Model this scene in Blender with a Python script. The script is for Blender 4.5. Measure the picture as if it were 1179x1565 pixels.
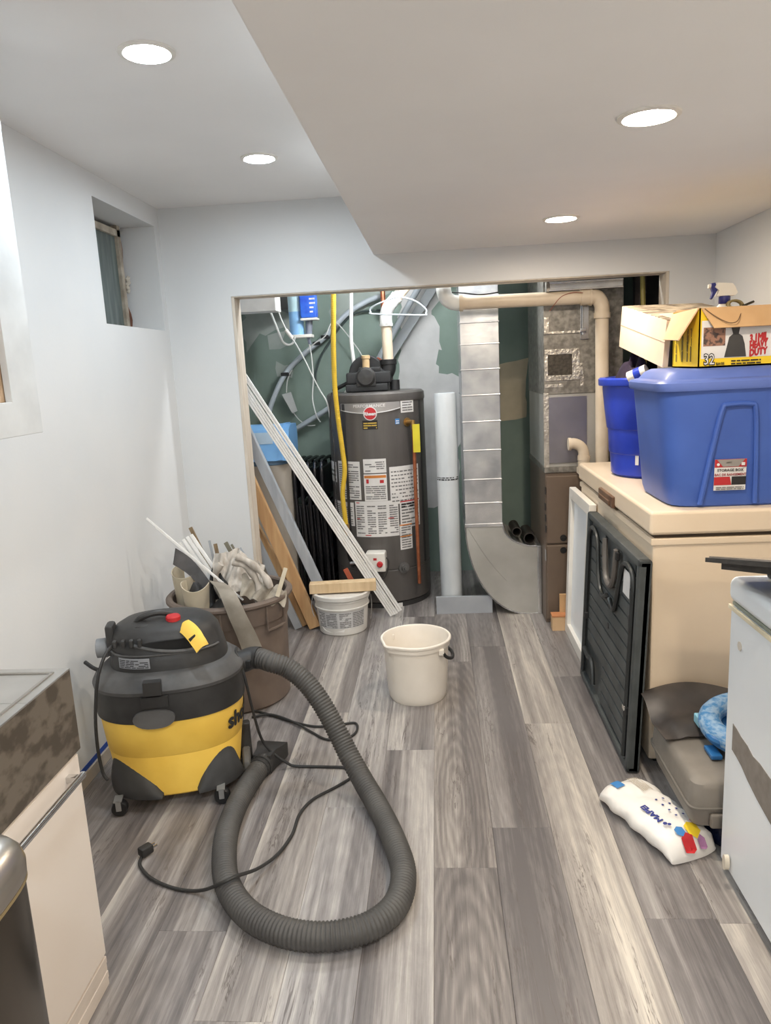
import bpy, bmesh, math, random
from mathutils import Vector, Matrix
# ------------------------------------------------------------------ camera, world, exposure
W, H, FPX, CX, CY = 1179, 1565, 1150.0, 589.5, 792.0
EYE = Vector((0, 0, 1.45))
PITCH, YAW, ROLL = 0.1988, -0.0742, 0.0507
_f = Vector((math.sin(YAW)*math.cos(PITCH), math.cos(YAW)*math.cos(PITCH), -math.sin(PITCH)))
_r = Vector((math.cos(YAW), -math.sin(YAW), 0)); _d = _f.cross(_r)
RI = math.cos(ROLL)*_r + math.sin(ROLL)*_d; DN = -math.sin(ROLL)*_r + math.cos(ROLL)*_d
sc = bpy.context.scene; C = sc.collection
for o in list(bpy.data.objects): bpy.data.objects.remove(o)
cam = bpy.data.cameras.new('camera'); co = bpy.data.objects.new('camera', cam); C.objects.link(co)
mw = Matrix.Identity(4)
for i in range(3): mw[i][0], mw[i][1], mw[i][2], mw[i][3] = RI[i], -DN[i], -_f[i], EYE[i]
co.matrix_world = mw
cam.sensor_fit = 'HORIZONTAL'; cam.sensor_width = 36; cam.lens = FPX/W*36; cam.shift_y = (CY-H/2)/W
cam.clip_start = .02; sc.camera = co
wd = bpy.data.worlds.new('world'); sc.world = wd; wd.use_nodes = True
wd.node_tree.nodes['Background'].inputs[0].default_value = (.03, .035, .04, 1)
wd.node_tree.nodes['Background'].inputs[1].default_value = .3
sc.view_settings.view_transform = 'Standard'; sc.view_settings.look = 'None'
sc.view_settings.gamma = 1; sc.view_settings.use_curve_mapping = False; sc.view_settings.exposure = 0.30
COOL, WARM = (.82, .92, 1.0), (1.0, .87, .71)
LAMP_COOL, LAMP_WARM, LAMP_REAR, BULB = 250.0, 370.0, 760.0, 90.0
R = math.radians; PI = math.pi; rnd = random.Random(7)

def at(px, py, X=None, Y=None, Z=None):           # the point of the room seen at a pixel, on a plane X, Y or Z
    d = RI*(px-CX) + DN*(py-CY) + _f*FPX
    t = (Z-EYE.z)/d.z if Z is not None else (Y/d.y if Y is not None else X/d.x)
    return EYE + d*t
# ------------------------------------------------------------------ helpers
def lin(c): return tuple(((v/255)/12.92 if v/255 <= .04045 else ((v/255+.055)/1.055)**2.4) for v in c)
MATS = {}
def M(name, col, rough=.5, metal=0., col2=None, scale=8., bump=0., bscale=60., stretch=(1, 1, 1), lo=.35, hi=.65, coat=0., alpha=1., trans=0., spec=None, detail=4.):
    if name in MATS: return MATS[name]
    m = bpy.data.materials.new(name); m.use_nodes = True; nt = m.node_tree; b = nt.nodes['Principled BSDF']
    b.inputs['Roughness'].default_value = rough; b.inputs['Metallic'].default_value = metal
    b.inputs['Base Color'].default_value = lin(col)+(1,)
    if coat: b.inputs['Coat Weight'].default_value = coat
    if trans: b.inputs['Transmission Weight'].default_value = trans
    if spec is not None: b.inputs['Specular IOR Level'].default_value = spec
    if alpha < 1: b.inputs['Alpha'].default_value = alpha
    tc = nt.nodes.new('ShaderNodeTexCoord'); mp = nt.nodes.new('ShaderNodeMapping'); mp.inputs['Scale'].default_value = stretch
    nt.links.new(tc.outputs['Object'], mp.inputs[0])
    n = nt.nodes.new('ShaderNodeTexNoise'); n.inputs['Scale'].default_value = scale; n.inputs['Detail'].default_value = detail
    nt.links.new(mp.outputs[0], n.inputs['Vector'])
    r = nt.nodes.new('ShaderNodeValToRGB'); r.color_ramp.elements[0].position = lo; r.color_ramp.elements[1].position = hi
    c2 = col2 or tuple(max(0, v*.93) for v in col)
    r.color_ramp.elements[0].color = lin(c2)+(1,); r.color_ramp.elements[1].color = lin(col)+(1,)
    nt.links.new(n.outputs['Fac'], r.inputs[0]); nt.links.new(r.outputs[0], b.inputs['Base Color'])
    if bump:
        n2 = nt.nodes.new('ShaderNodeTexNoise'); n2.inputs['Scale'].default_value = bscale; nt.links.new(mp.outputs[0], n2.inputs['Vector'])
        bp = nt.nodes.new('ShaderNodeBump'); bp.inputs['Strength'].default_value = bump; bp.inputs['Distance'].default_value = .01
        nt.links.new(n2.outputs['Fac'], bp.inputs['Height']); nt.links.new(bp.outputs[0], b.inputs['Normal'])
    MATS[name] = m; return m
def EM(name, col, strength):
    m = bpy.data.materials.new(name); m.use_nodes = True; nt = m.node_tree; b = nt.nodes['Principled BSDF']
    b.inputs['Base Color'].default_value = (.8, .8, .8, 1); b.inputs['Emission Color'].default_value = tuple(col)+(1,); b.inputs['Emission Strength'].default_value = strength
    return m

class MB:
    def __init__(s): s.v = []; s.f = []; s.bev = False
    def add(s, vs, fs):
        n = len(s.v); s.v += [Vector(p) for p in vs]; s.f += [tuple(i+n for i in f) for f in fs]; return s
    def box(s, a, b, bev=0., mtx=None, seg=2):
        a = Vector(a); b = Vector(b); lo = Vector(map(min, a, b)); hi = Vector(map(max, a, b))
        bm = bmesh.new(); bmesh.ops.create_cube(bm, size=1)
        for v in bm.verts: v.co = Vector([lo[i]+(v.co[i]+.5)*(hi[i]-lo[i]) for i in range(3)])
        if bev: s.bev = True; bmesh.ops.bevel(bm, geom=list(bm.edges), offset=min(bev, .49*min(hi-lo)), segments=seg, profile=.5, affect='EDGES')
        bm.verts.index_update()
        vs = [(mtx @ v.co if mtx else v.co.copy()) for v in bm.verts]
        s.add(vs, [[v.index for v in f.verts] for f in bm.faces]); bm.free(); return s
    def bar(s, p, q, w, t, up=(0, 0, 1), bev=0.):          # box along p->q; w across, t along "up"
        p = Vector(p); q = Vector(q); z = (q-p).normalized(); x = Vector(up).cross(z)
        if x.length < 1e-4: x = Vector((1, 0, 0)).cross(z)
        x.normalize(); y = z.cross(x); m = Matrix(((x.x, y.x, z.x, p.x), (x.y, y.y, z.y, p.y), (x.z, y.z, z.z, p.z), (0, 0, 0, 1)))
        return s.box((-w/2, -t/2, 0), (w/2, t/2, (q-p).length), bev, m)
    def prism(s, pts, fn, d0, d1):                          # 2-D outline pts; fn(u, v, d) -> 3-D
        n = len(pts); vs = [fn(u, v, d0) for u, v in pts]+[fn(u, v, d1) for u, v in pts]
        return s.add(vs, [tuple(range(n))[::-1], tuple(range(n, 2*n))]+[(i, (i+1) % n, n+(i+1) % n, n+i) for i in range(n)])
    def loft(s, rings, closed=True, cap0=True, cap1=True):
        n = len(rings[0]); k = len(rings); vs = [p for r in rings for p in r]; fs = []
        for j in range(k-1):
            for i in range(n if closed else n-1):
                fs.append((j*n+i, j*n+(i+1) % n, (j+1)*n+(i+1) % n, (j+1)*n+i))
        if cap0 and closed: fs.append(tuple(range(n))[::-1])
        if cap1 and closed: fs.append(tuple((k-1)*n+i for i in range(n)))
        return s.add(vs, fs)
    def lathe(s, prof, c=(0, 0, 0), n=32, axis='Z', cap0=True, cap1=True, sx=1., sy=1.):
        rings = []
        for r, z in prof:
            ring = []
            for i in range(n):
                a = 2*PI*i/n; x, y = r*math.cos(a)*sx, r*math.sin(a)*sy
                p = (x, y, z) if axis == 'Z' else ((z, x, y) if axis == 'X' else (y, z, x))
                ring.append(Vector(p)+Vector(c))
            rings.append(ring)
        return s.loft(rings, True, cap0, cap1)
    def tube(s, path, r, n=8, sub=6, raw=False, rf=None):
        pts = [Vector(p) for p in path] if raw else smooth(path, sub)
        rings = []; t0 = (pts[1]-pts[0]).normalized()
        a = t0.orthogonal().normalized(); L = 0
        for i, p in enumerate(pts):
            t = (pts[min(i+1, len(pts)-1)]-pts[max(i-1, 0)]).normalized()
            a = (a-t*a.dot(t)).normalized(); b = t.cross(a)
            if i: L += (p-pts[i-1]).length
            rr = rf(L, i) if rf else r
            rings.append([p+rr*(math.cos(2*PI*k/n)*a+math.sin(2*PI*k/n)*b) for k in range(n)])
        return s.loft(rings)
    def grid(s, fn, nu, nv, th=0.):                          # sheet fn(u, v), doubled when th
        vs = [Vector(fn(i/nu, j/nv)) for j in range(nv+1) for i in range(nu+1)]
        q = [(j*(nu+1)+i, j*(nu+1)+i+1, (j+1)*(nu+1)+i+1, (j+1)*(nu+1)+i) for j in range(nv) for i in range(nu)]
        if not th: return s.add(vs, q)
        me = bpy.data.meshes.new('t'); me.from_pydata(vs, [], q); nr = [v.normal.copy() for v in me.vertices]; bpy.data.meshes.remove(me)
        n = len(vs); vs2 = [v-nr[i]*th for i, v in enumerate(vs)]
        b = [i for i in range(nu)]+[nu+(nu+1)*j for j in range(nv)]+[(nu+1)*nv+nu-i for i in range(nu)]+[(nu+1)*(nv-j) for j in range(nv)]
        sd = [(b[i], b[i]+n, b[(i+1) % len(b)]+n, b[(i+1) % len(b)]) for i in range(len(b))]
        return s.add(vs+vs2, q+[tuple(x+n for x in f[::-1]) for f in q]+sd)
def smooth(path, sub=6):
    P = [Vector(p) for p in path]; out = []
    for i in range(len(P)-1):
        a, b, c, d = P[max(i-1, 0)], P[i], P[i+1], P[min(i+2, len(P)-1)]
        for k in range(sub):
            t = k/sub; out.append(.5*((2*b)+(c-a)*t+(2*a-5*b+4*c-d)*t*t+(-a+3*b-3*c+d)*t**3))
    out.append(P[-1]); return out
def resample(pts, step):
    out = [pts[0].copy()]; acc = 0
    for a, b in zip(pts, pts[1:]):
        L = (b-a).length; d = step-acc
        while d <= L: out.append(a.lerp(b, d/L)); d += step
        acc = L-(d-step)
    return out

ROOT = {}
def mesh(name, mb, mat, sharp=35):
    me = bpy.data.meshes.new(name); me.from_pydata(mb.v, [], mb.f)
    bm = bmesh.new(); bm.from_mesh(me); bmesh.ops.recalc_face_normals(bm, faces=bm.faces); bm.to_mesh(me); bm.free()
    me.materials.append(mat); me.shade_smooth(); me.set_sharp_from_angle(angle=R(sharp)); return me
def obj(name, mb, mat, parent=None, world=True, sharp=35):
    """one mesh object; world=True: coordinates are room coordinates"""
    if parent is not None and world and parent.name in ROOT:
        mi = ROOT[parent.name].inverted(); mb.v = [mi @ v for v in mb.v]
    o = bpy.data.objects.new(name, mesh(name, mb, mat, sharp)); C.objects.link(o)
    if mb.bev:
        wn = o.modifiers.new('weighted_normals', 'WEIGHTED_NORMAL'); wn.keep_sharp = True; wn.weight = 100
    if parent is not None:
        o.parent = parent; ROOT[o.name] = ROOT.get(parent.name, Matrix.Identity(4))
    return o
def part(name, mb, mat, parent, label=None, world=True, sharp=35):
    o = obj(name, mb, mat, parent, world, sharp)
    if label: o['label'] = label
    return o
def tag(o, label, cat, group=None):
    o['label'] = label; o['category'] = cat
    if group: o['group'] = group
    return o
def thing(name, label, cat, loc=(0, 0, 0), rot=(0, 0, 0), group=None):
    o = bpy.data.objects.new(name, None); C.objects.link(o); o.empty_display_size = .05
    o.location = loc; o.rotation_euler = rot
    from mathutils import Euler
    ROOT[o.name] = Matrix.Translation(Vector(loc)) @ Euler(rot).to_matrix().to_4x4()
    return tag(o, label, cat, group)
def solo(name, mb, mat, label, cat, group=None, sharp=35):    # a thing that is one mesh, origin at its base
    c = Vector((sum(v.x for v in mb.v)/len(mb.v), sum(v.y for v in mb.v)/len(mb.v), min(v.z for v in mb.v)))
    mb.v = [v-c for v in mb.v]; o = obj(name, mb, mat, sharp=sharp); o.location = c
    ROOT[o.name] = Matrix.Translation(c); return tag(o, label, cat, group)
def struct(name, mb, mat, parent=None):
    o = obj(name, mb, mat, parent)
    if parent is None: o['kind'] = 'structure'
    return o
def text(body, size, fn, ext=.0006, align='CENTER', bold=0., shear=0.):   # lettering as MB; fn(x, y, depth) -> point
    cu = bpy.data.curves.new('lettering', 'FONT'); cu.body = body; cu.size = size; cu.align_x = align; cu.align_y = 'CENTER'
    cu.extrude = ext/2; cu.offset = bold; cu.shear = shear; cu.resolution_u = 2
    ob = bpy.data.objects.new('lettering', cu); C.objects.link(ob); bpy.context.view_layer.update()
    me = bpy.data.meshes.new_from_object(ob.evaluated_get(bpy.context.evaluated_depsgraph_get()))
    mb = MB(); mb.add([fn(v.co.x, v.co.y, v.co.z+ext/2) for v in me.vertices], [tuple(p.vertices) for p in me.polygons])
    bpy.data.objects.remove(ob); bpy.data.curves.remove(cu); bpy.data.meshes.remove(me); return mb
def fat(body, size, fn, w, align='CENTER'):                  # bold lettering: the outline laid down a few times, slightly shifted
    mb = MB()
    for i, (dx, dy) in enumerate(((0, 0), (w, 0), (-w, 0), (0, w), (0, -w), (w*.7, w*.7), (-w*.7, -w*.7))):
        t_ = text(body, size, lambda x, y, d: fn(x+dx, y+dy, d+.00003*i), align=align); mb.add(t_.v, t_.f)
    return mb
def lines(mb, fn, u0, u1, v0, v1, rows, seed=1, fill=.5, words=5, d=.0007, n=2):  # rows of unreadable fine print
    r = random.Random(seed); h = (v1-v0)/rows
    for j in range(rows):
        u = u0; vv = v0+h*j
        while u < u1-.001:
            w = (u1-u0)/words*(.5+r.random()); e = min(u+w, u1)
            if r.random() < .88:
                for k in range(n):
                    a, b = u+(e-u)*k/n, u+(e-u)*(k+1)/n
                    mb.add([fn(a, vv, d), fn(b, vv, d), fn(b, vv+h*fill, d), fn(a, vv+h*fill, d)], [(0, 1, 2, 3)])
            u = e+(u1-u0)*.03
        if r.random() < .1: continue
    return mb
def sheet(mb, fn, u0, u1, v0, v1, n=8, th=.0006):          # thin patch lying on a surface
    vs = []
    for d in (0, th):
        for i in range(n+1):
            u = u0+(u1-u0)*i/n; vs += [fn(u, v0, d), fn(u, v1, d)]
    m = 2*(n+1); fs = []
    for i in range(n):
        a = 2*i; fs += [(a, a+1, a+3, a+2), (m+a, m+a+2, m+a+3, m+a+1), (a, a+2, m+a+2, m+a), (a+1, m+a+1, m+a+3, a+3)]
    fs += [(0, m, m+1, 1), (m-2, m-1, 2*m-1, 2*m-2)]
    return mb.add(vs, fs)
def sup(a, b, t, z, e=2.6, cx=0., cy=0.):                   # superellipse point
    c, s_ = math.cos(t), math.sin(t)
    return Vector((cx+a*math.copysign(abs(c)**(2/e), c), cy+b*math.copysign(abs(s_)**(2/e), s_), z))
def supring(a, b, z, n=48, e=2.6, cx=0., cy=0.): return [sup(a, b, 2*PI*i/n, z, e, cx, cy) for i in range(n)]
# ------------------------------------------------------------------ materials
m_wall = M('white_wall_paint', (220, 220, 219), .75, col2=(216, 217, 217), scale=3, bump=.03, bscale=120)
m_ceil = M('ceiling_paint', (240, 238, 236), .8, col2=(236, 234, 232), scale=2)
m_green = M('moisture_board_green', (128, 144, 134), .8, col2=(114, 130, 121), scale=3, bump=.05)
m_mud = M('joint_compound', (205, 204, 202), .8, col2=(186, 186, 184), scale=5, bump=.08)
m_mudd = M('shaded_joint_compound', (160, 166, 160), .8, col2=(140, 150, 142), scale=5)  # joint compound darkened: shade on the left wall patches put into the colour
m_rawwood = M('raw_pine', (222, 196, 158), .65, col2=(205, 176, 136), scale=5, stretch=(6, 6, .6), bump=.05)
m_jamb = M('raw_jamb', (214, 204, 190), .75, col2=(198, 186, 170), scale=6, stretch=(5, 5, .7))
m_stud = M('weathered_stud', (206, 168, 122), .6, col2=(182, 140, 96), scale=4, stretch=(7, 7, .5), bump=.1)
m_whiteplas = M('white_plastic', (232, 228, 220), .4, col2=(222, 217, 208), scale=5)
m_pvc = M('aged_pvc', (216, 200, 178), .45, col2=(203, 186, 162), scale=7)
m_pvcw = M('white_pvc', (228, 228, 224), .4)
m_grey = M('grey_metal_trim', (182, 186, 190), .45, .3, col2=(168, 172, 178), scale=5)
m_galv = M('galvanised_steel', (222, 222, 222), .22, .9, col2=(172, 174, 178), scale=6, bump=.03, bscale=25)
m_galvd = M('spangled_galvanised', (150, 146, 138), .5, .6, col2=(112, 108, 102), scale=38, bump=.06, bscale=60)
m_foil = M('foil_tape', (205, 200, 190), .35, .8, col2=(170, 164, 154), scale=25, bump=.4, bscale=70)
m_black = M('black_plastic', (34, 34, 35), .5, col2=(26, 26, 27), scale=10)
m_dkgrey = M('dark_grey_plastic', (74, 78, 78), .55, col2=(58, 62, 62), scale=9, bump=.06)
m_steel = M('brushed_steel', (190, 186, 180), .3, .9, col2=(168, 162, 154), scale=4, stretch=(1, .3, 6))
m_chrome = M('chrome', (215, 215, 215), .15, 1.)
m_copper = M('copper_pipe', (176, 108, 74), .4, .6, col2=(148, 84, 56), scale=20)
m_yellow = M('yellow_plastic', (255, 212, 94), .5, col2=(246, 200, 82), scale=6, bump=.02)
m_cord = M('black_rubber', (44, 43, 42), .6)
m_ink = M('grey_ink', (120, 118, 116), .8)
m_inkd = M('black_ink', (40, 38, 38), .8)
m_red = M('red_print', (188, 40, 44), .6)
m_paper = M('label_paper', (226, 223, 220), .7)
m_card = M('brown_cardboard', (206, 174, 136), .8, col2=(194, 161, 123), scale=6)
m_orange = M('orange_print', (206, 128, 58), .7)
# ------------------------------------------------------------------ setting
XL, XR, YB, YB2, YR, ZC, ZB, XB = -1.33, 1.345, 3.83, 3.95, 5.2, 2.26, 1.985, -.28
YF = -2.6
fl = struct('floor', MB().box((XL-.35, YF, -.05), (XR+.1, YR+.1, -.007)), M('floor_base', (120, 112, 108), .6))
def plank_material():
    m = bpy.data.materials.new('washed_oak_plank'); m.use_nodes = True; nt = m.node_tree; N = nt.nodes; L = nt.links.new
    b = N['Principled BSDF']; tc = N.new('ShaderNodeTexCoord'); oi = N.new('ShaderNodeObjectInfo')
    off = N.new('ShaderNodeVectorMath'); off.operation = 'SCALE'; off.inputs[0].default_value = (37, 91, 13); L(oi.outputs['Random'], off.inputs['Scale'])
    ad = N.new('ShaderNodeVectorMath'); L(tc.outputs['Object'], ad.inputs[0]); L(off.outputs[0], ad.inputs[1])
    def noise(scl, stretch, det=6, rough=.6, dist=0.):
        mp = N.new('ShaderNodeMapping'); mp.inputs['Scale'].default_value = stretch; L(ad.outputs[0], mp.inputs[0])
        n = N.new('ShaderNodeTexNoise'); n.inputs['Scale'].default_value = scl; n.inputs['Detail'].default_value = det
        n.inputs['Roughness'].default_value = rough; n.inputs['Distortion'].default_value = dist; L(mp.outputs[0], n.inputs['Vector']); return n.outputs['Fac']
    def mth(op, a, b_):
        n = N.new('ShaderNodeMath'); n.operation = op
        for i, x in enumerate((a, b_)):
            if isinstance(x, (int, float)): n.inputs[i].default_value = x
            else: L(x, n.inputs[i])
        return n.outputs[0]
    def ramp(f, stops):
        r = N.new('ShaderNodeValToRGB'); e = r.color_ramp.elements
        while len(e) < len(stops): e.new(.5)
        for q, (p, c) in zip(e, stops): q.position = p; q.color = (c+(1,)) if len(c) == 3 else c
        L(f, r.inputs[0]); return r.outputs[0]
    sep = N.new('ShaderNodeSeparateColor'); L(oi.outputs['Color'], sep.inputs[0])
    blotch = noise(1., (10, .28, 1), 3, .55, .35); streak = noise(1., (55, 1.1, 1), 8, .74, .5); fleck = noise(1., (17, 3.2, 1), 6, .75, 1.4); fine = noise(1., (240, 7, 1), 5, .8)
    cmb = N.new('ShaderNodeCombineXYZ'); L(mth('MULTIPLY', oi.outputs['Random'], .03), cmb.inputs[0]); L(mth('MULTIPLY', oi.outputs['Random'], .9), cmb.inputs[1])
    ad2 = N.new('ShaderNodeVectorMath'); L(tc.outputs['Object'], ad2.inputs[0]); L(cmb.outputs[0], ad2.inputs[1])
    mp = N.new('ShaderNodeMapping'); mp.inputs['Scale'].default_value = (1, .13, 1); L(ad2.outputs[0], mp.inputs[0])
    wv = N.new('ShaderNodeTexWave'); wv.wave_type = 'RINGS'; wv.rings_direction = 'Z'; wv.wave_profile = 'SIN'; wv.inputs['Scale'].default_value = 21; wv.inputs['Distortion'].default_value = 3.2; wv.inputs['Detail'].default_value = 4; wv.inputs['Detail Scale'].default_value = 2.2
    L(mp.outputs[0], wv.inputs['Vector'])
    v = mth('ADD', mth('MULTIPLY', blotch, 1.25), mth('ADD', mth('MULTIPLY', streak, .72), mth('MULTIPLY', fleck, .26)))
    v = mth('ADD', v, mth('MULTIPLY', wv.outputs['Fac'], mth('ADD', .02, mth('MULTIPLY', sep.outputs['Blue'], .10)))); v = mth('ADD', v, mth('MULTIPLY', fine, .30))
    v = mth('ADD', v, mth('SUBTRACT', sep.outputs['Red'], 1.325))
    col = ramp(v, [(.12, lin((92, 87, 86))), (.34, lin((124, 118, 115))), (.55, lin((158, 152, 147))), (.80, lin((204, 197, 187)))])
    rg = mth('ABSOLUTE', mth('SUBTRACT', noise(1., (26, 1.5, 1), 5, .62, 1.0), .5), 0.)
    ms = noise(1., (9, 1.3, 1), 2, .5)
    crack = mth('MULTIPLY', ramp(rg, [(.0, (1, 1, 1)), (.006, (1, 1, 1)), (.014, (0, 0, 0))]), ramp(ms, [(.0, (0, 0, 0)), (.52, (0, 0, 0)), (.60, (1, 1, 1))]))
    mx = N.new('ShaderNodeMix'); mx.data_type = 'RGBA'; mx.inputs[7].default_value = lin((84, 76, 72))+(1,); L(col, mx.inputs[6])
    L(mth('MULTIPLY', crack, .75), mx.inputs[0])
    tint = N.new('ShaderNodeMix'); tint.data_type = 'RGBA'; tint.blend_type = 'MULTIPLY'; tint.inputs[0].default_value = 1.
    L(mx.outputs[2], tint.inputs[6]); hue = N.new('ShaderNodeMix'); hue.data_type = 'RGBA'
    hue.inputs[6].default_value = (.95, .98, 1.03, 1); hue.inputs[7].default_value = (1.03, 1.0, .95, 1); L(sep.outputs['Green'], hue.inputs[0]); L(hue.outputs[2], tint.inputs[7])
    L(tint.outputs[2], b.inputs['Base Color']); L(mth('ADD', mth('MULTIPLY', streak, .25), .30), b.inputs['Roughness'])
    bp = N.new('ShaderNodeBump'); bp.inputs['Strength'].default_value = .12; bp.inputs['Distance'].default_value = .004; L(streak, bp.inputs['Height']); L(bp.outputs[0], b.inputs['Normal'])
    return m
m_plank = plank_material(); PW, PL = .184, 1.56; pcache = {}
def plank_mesh(w, l):
    k = (round(w, 4), round(l, 3))
    if k not in pcache:
        g, ch, z0, z1 = .0003, .0012, -.0065, 0.; a, b = w/2-g, l/2-g
        rg = [[(-x, -y, z), (x, -y, z), (x, y, z), (-x, y, z)] for x, y, z in ((a, b, z0), (a, b, z1-.0006), (a-ch, b-ch, z1))]
        pcache[k] = mesh('floor_plank', MB().loft([[Vector(p) for p in r] for r in rg]), m_plank, 10)
    return pcache[k]
# lightness / warmth of each plank run as the photograph has it, by column from the left wall
tone = {-7: (.40, .3), -6: (.40, .4), -5: (.33, .45), -4: (.34, .35), -3: (.52, .5), -2: (.48, .2), -1: (.46, .4), 0: (.32, .8), 1: (.28, .5), 2: (.60, .9), 3: (.42, .4), 4: (.54, .6), 5: (.5, .6), 6: (.5, .6), 7: (.5, .6)}
start = {0: .406, 1: .60, 2: 1.30, 3: .2, -1: 1.1, -2: .72, -3: 1.43, -4: .15, -5: .9}
for k in range(-7, 8):
    x0 = max(XL, -.055+PW*k); x1 = min(XR, x0+PW if k > -7 else -.055+PW*(k+1))
    if x1-x0 < .02: continue
    y = start.get(k, rnd.random()*1.5)-1.56+.0
    while y < YR:
        a, b = max(y, .3), min(y+PL, YR)
        if b-a > .05:
            o = bpy.data.objects.new('floor_plank', plank_mesh(x1-x0, b-a)); C.objects.link(o); o.parent = fl
            o.location = ((x0+x1)/2, (a+b)/2, 0); t, wm = tone[k]
            o.color = (t+(rnd.random()-.5)*.07, min(1, max(0, wm+(rnd.random()-.5)*.2)), 1. if k == 0 else rnd.random()*.35, 1)
        y += PL
# walls
WY0, WY1, WZ0, WZ1, WX = 3.09, 3.767, 1.678, 2.169, -1.62
wl = MB()
for a, b in (((WX, YF, 0), (XL, WY0, ZC)), ((WX, WY1, 0), (XL, YR, ZC)), ((WX, WY0, 0), (XL, WY1, WZ0)), ((WX, WY0, WZ1), (XL, WY1, ZC))): wl.box(a, b)
struct('wall_left', wl, m_wall)
OX0, OX1, OZ = -.985, 1.118, 1.823
wb = MB().box((XL, YB, 0), (OX0-.015, YB2, ZC)).box((OX1+.015, YB, 0), (XR, YB2, ZC)).box((OX0-.015, YB, OZ+.006), (OX1+.015, YB2, ZC))
struct('wall_back', wb, m_wall)
struct('wall_right', MB().box((XR, YF, 0), (XR+.1, YR, ZC)), m_wall)
struct('wall_front', MB().box((WX, YF-.1, 0), (XR+.1, YF, ZC)), m_wall)
wr = struct('wall_rear', MB().box((WX, YR, 0), (XR+.1, YR+.1, ZC)), m_green)
struct('ceiling', MB().box((WX, YF, ZC), (XR+.1, YR, ZC+.1)), m_ceil)
struct('ceiling_bulkhead', MB().box((XB, YF, ZB), (XR, YB, ZC), .006), m_ceil)
# raw edges of the opening
struct('trim_1', MB().box((OX0-.015, YB+.004, 0), (OX0, YB2, OZ), .002), m_jamb)
struct('trim_2', MB().box((OX1, YB+.004, 0), (OX1+.015, YB2, OZ), .002), m_jamb)
struct('trim_3', MB().box((OX0-.015, YB+.004, OZ), (OX1+.015, YB2, OZ+.006), .002), m_jamb)
# plaster patches on the green board behind the heater
def patch(name, pts, mat, Y=YR-.001, seed=1, rough=.02):
    r = random.Random(seed); P = [Vector(at(px, py, Y=YR)) for px, py in pts]; out = []
    for a, b in zip(P, P[1:]+P[:1]):
        n = max(2, int((b-a).length/.05))
        for i in range(n):
            q = a.lerp(b, i/n); out.append((q.x+(r.random()-.5)*2*rough, q.z+(r.random()-.5)*2*rough))
    part(name, MB().prism(out, lambda u, v, d: (u, d, v), Y-.0015, YR), mat, wr)
patch('plaster_patch', [(612, 425), (690, 425), (660, 478), (672, 500), (678, 530), (664, 552), (668, 576), (706, 577), (706, 640), (690, 780), (605, 760), (606, 560), (614, 520), (607, 480)], m_mud, seed=2, rough=.03)
patch('plaster_patch', [(372, 430), (440, 430), (446, 505), (420, 500), (392, 515), (372, 540)], m_mudd, seed=4, rough=.03)
patch('plaster_patch', [(408, 515), (435, 510), (438, 528), (412, 532)], m_mudd, seed=5)
patch('plaster_patch', [(420, 555), (450, 558), (448, 580), (422, 575)], m_mudd, seed=6)
patch('plaster_patch', [(762, 560), (806, 545), (806, 640), (762, 645)], M('tan_compound', (196, 184, 158), .8), seed=8, rough=.012)
patch('plaster_patch', [(500, 425), (600, 425), (596, 450), (510, 500)], m_mudd, seed=9)
# basement window in its deep recess
w1 = struct('window_1', MB().box((WX+.02, WY0, WZ0), (WX+.03, WY1, WZ1)), M('window_void', (40, 44, 44), .9))
FX = -1.512; m_frame = M('old_window_frame', (196, 186, 170), .6, col2=(150, 138, 122), scale=14)
fr = MB().box((FX, WY0, WZ0), (FX+.03, WY0+.03, WZ1)).box((FX, WY1-.085, WZ0), (FX+.03, WY1-.05, WZ1)).box((FX, WY0, WZ0), (FX+.03, WY1-.05, WZ0+.02)).box((FX, WY0, WZ1-.05), (FX+.03, WY1-.05, WZ1-.02))
part('window_frame', fr, m_frame, w1)
part('window_pane', MB().box((FX+.008, WY0+.03, WZ0+.02), (FX+.014, WY1-.085, WZ1-.05)), M('dusty_glass', (112, 124, 122), .25, col2=(84, 94, 92), scale=5, stretch=(1, 6, .6)), w1)
g = MB(); r_ = random.Random(3); rows = 16
def gapfn(u, v): return (FX+.012+.018*math.sin(v*9), WY1-.052+.05*u*(.55+.45*math.sin(v*11+1)), WZ0+v*(WZ1-WZ0-.02))
part('raw_wood_gap', g.grid(gapfn, 3, rows, .012), M('raw_brick_gap', (116, 74, 52), .9, col2=(84, 52, 38), scale=30, bump=.5), w1, 'rough brown gap beside the window frame')
fo = MB()
for i in range(9): fo.lathe([(.002, -.009), (.009, -.004), (.011, .002), (.006, .008), (.001, .011)], (FX+.03+r_.random()*.01, WY1-.045+r_.random()*.02, 1.87+.008*i), 7)
part('foam_blob', fo, M('pale_foam', (214, 206, 192), .9), w1)
# ------------------------------------------------------------------ recessed lights
def downlight(x, y, z, warm, label, power=None):
    t = thing('recessed_light', label, 'light', (x, y, z), group=None)
    ring = MB().lathe([(.072, 0), (.0715, -.004), (.060, -.007), (.056, -.004), (.056, 0)], n=40, cap0=False, cap1=False)
    part('trim_ring', ring, m_whiteplas, t, world=False)
    m = EM('warm_lamp' if warm else 'cool_lamp', WARM if warm else COOL, power or (LAMP_WARM if warm else LAMP_COOL))
    part('lens', MB().lathe([(.056, -.001), (.055, -.0035), (.03, -.0055), (.001, -.006)], n=32, cap0=False), m, t, world=False)
downlight(-.699, 2.06, ZC, 0, 'nearer of the two cool white ceiling lights on the left')
downlight(-.645, 3.075, ZC, 0, 'farther cool white ceiling light near the window corner')
downlight(.511, 1.914, ZB, 1, 'nearer warm yellow ceiling light in the lowered ceiling')
downlight(.514, 3.16, ZB, 1, 'farther warm yellow ceiling light above the utility opening')
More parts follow.
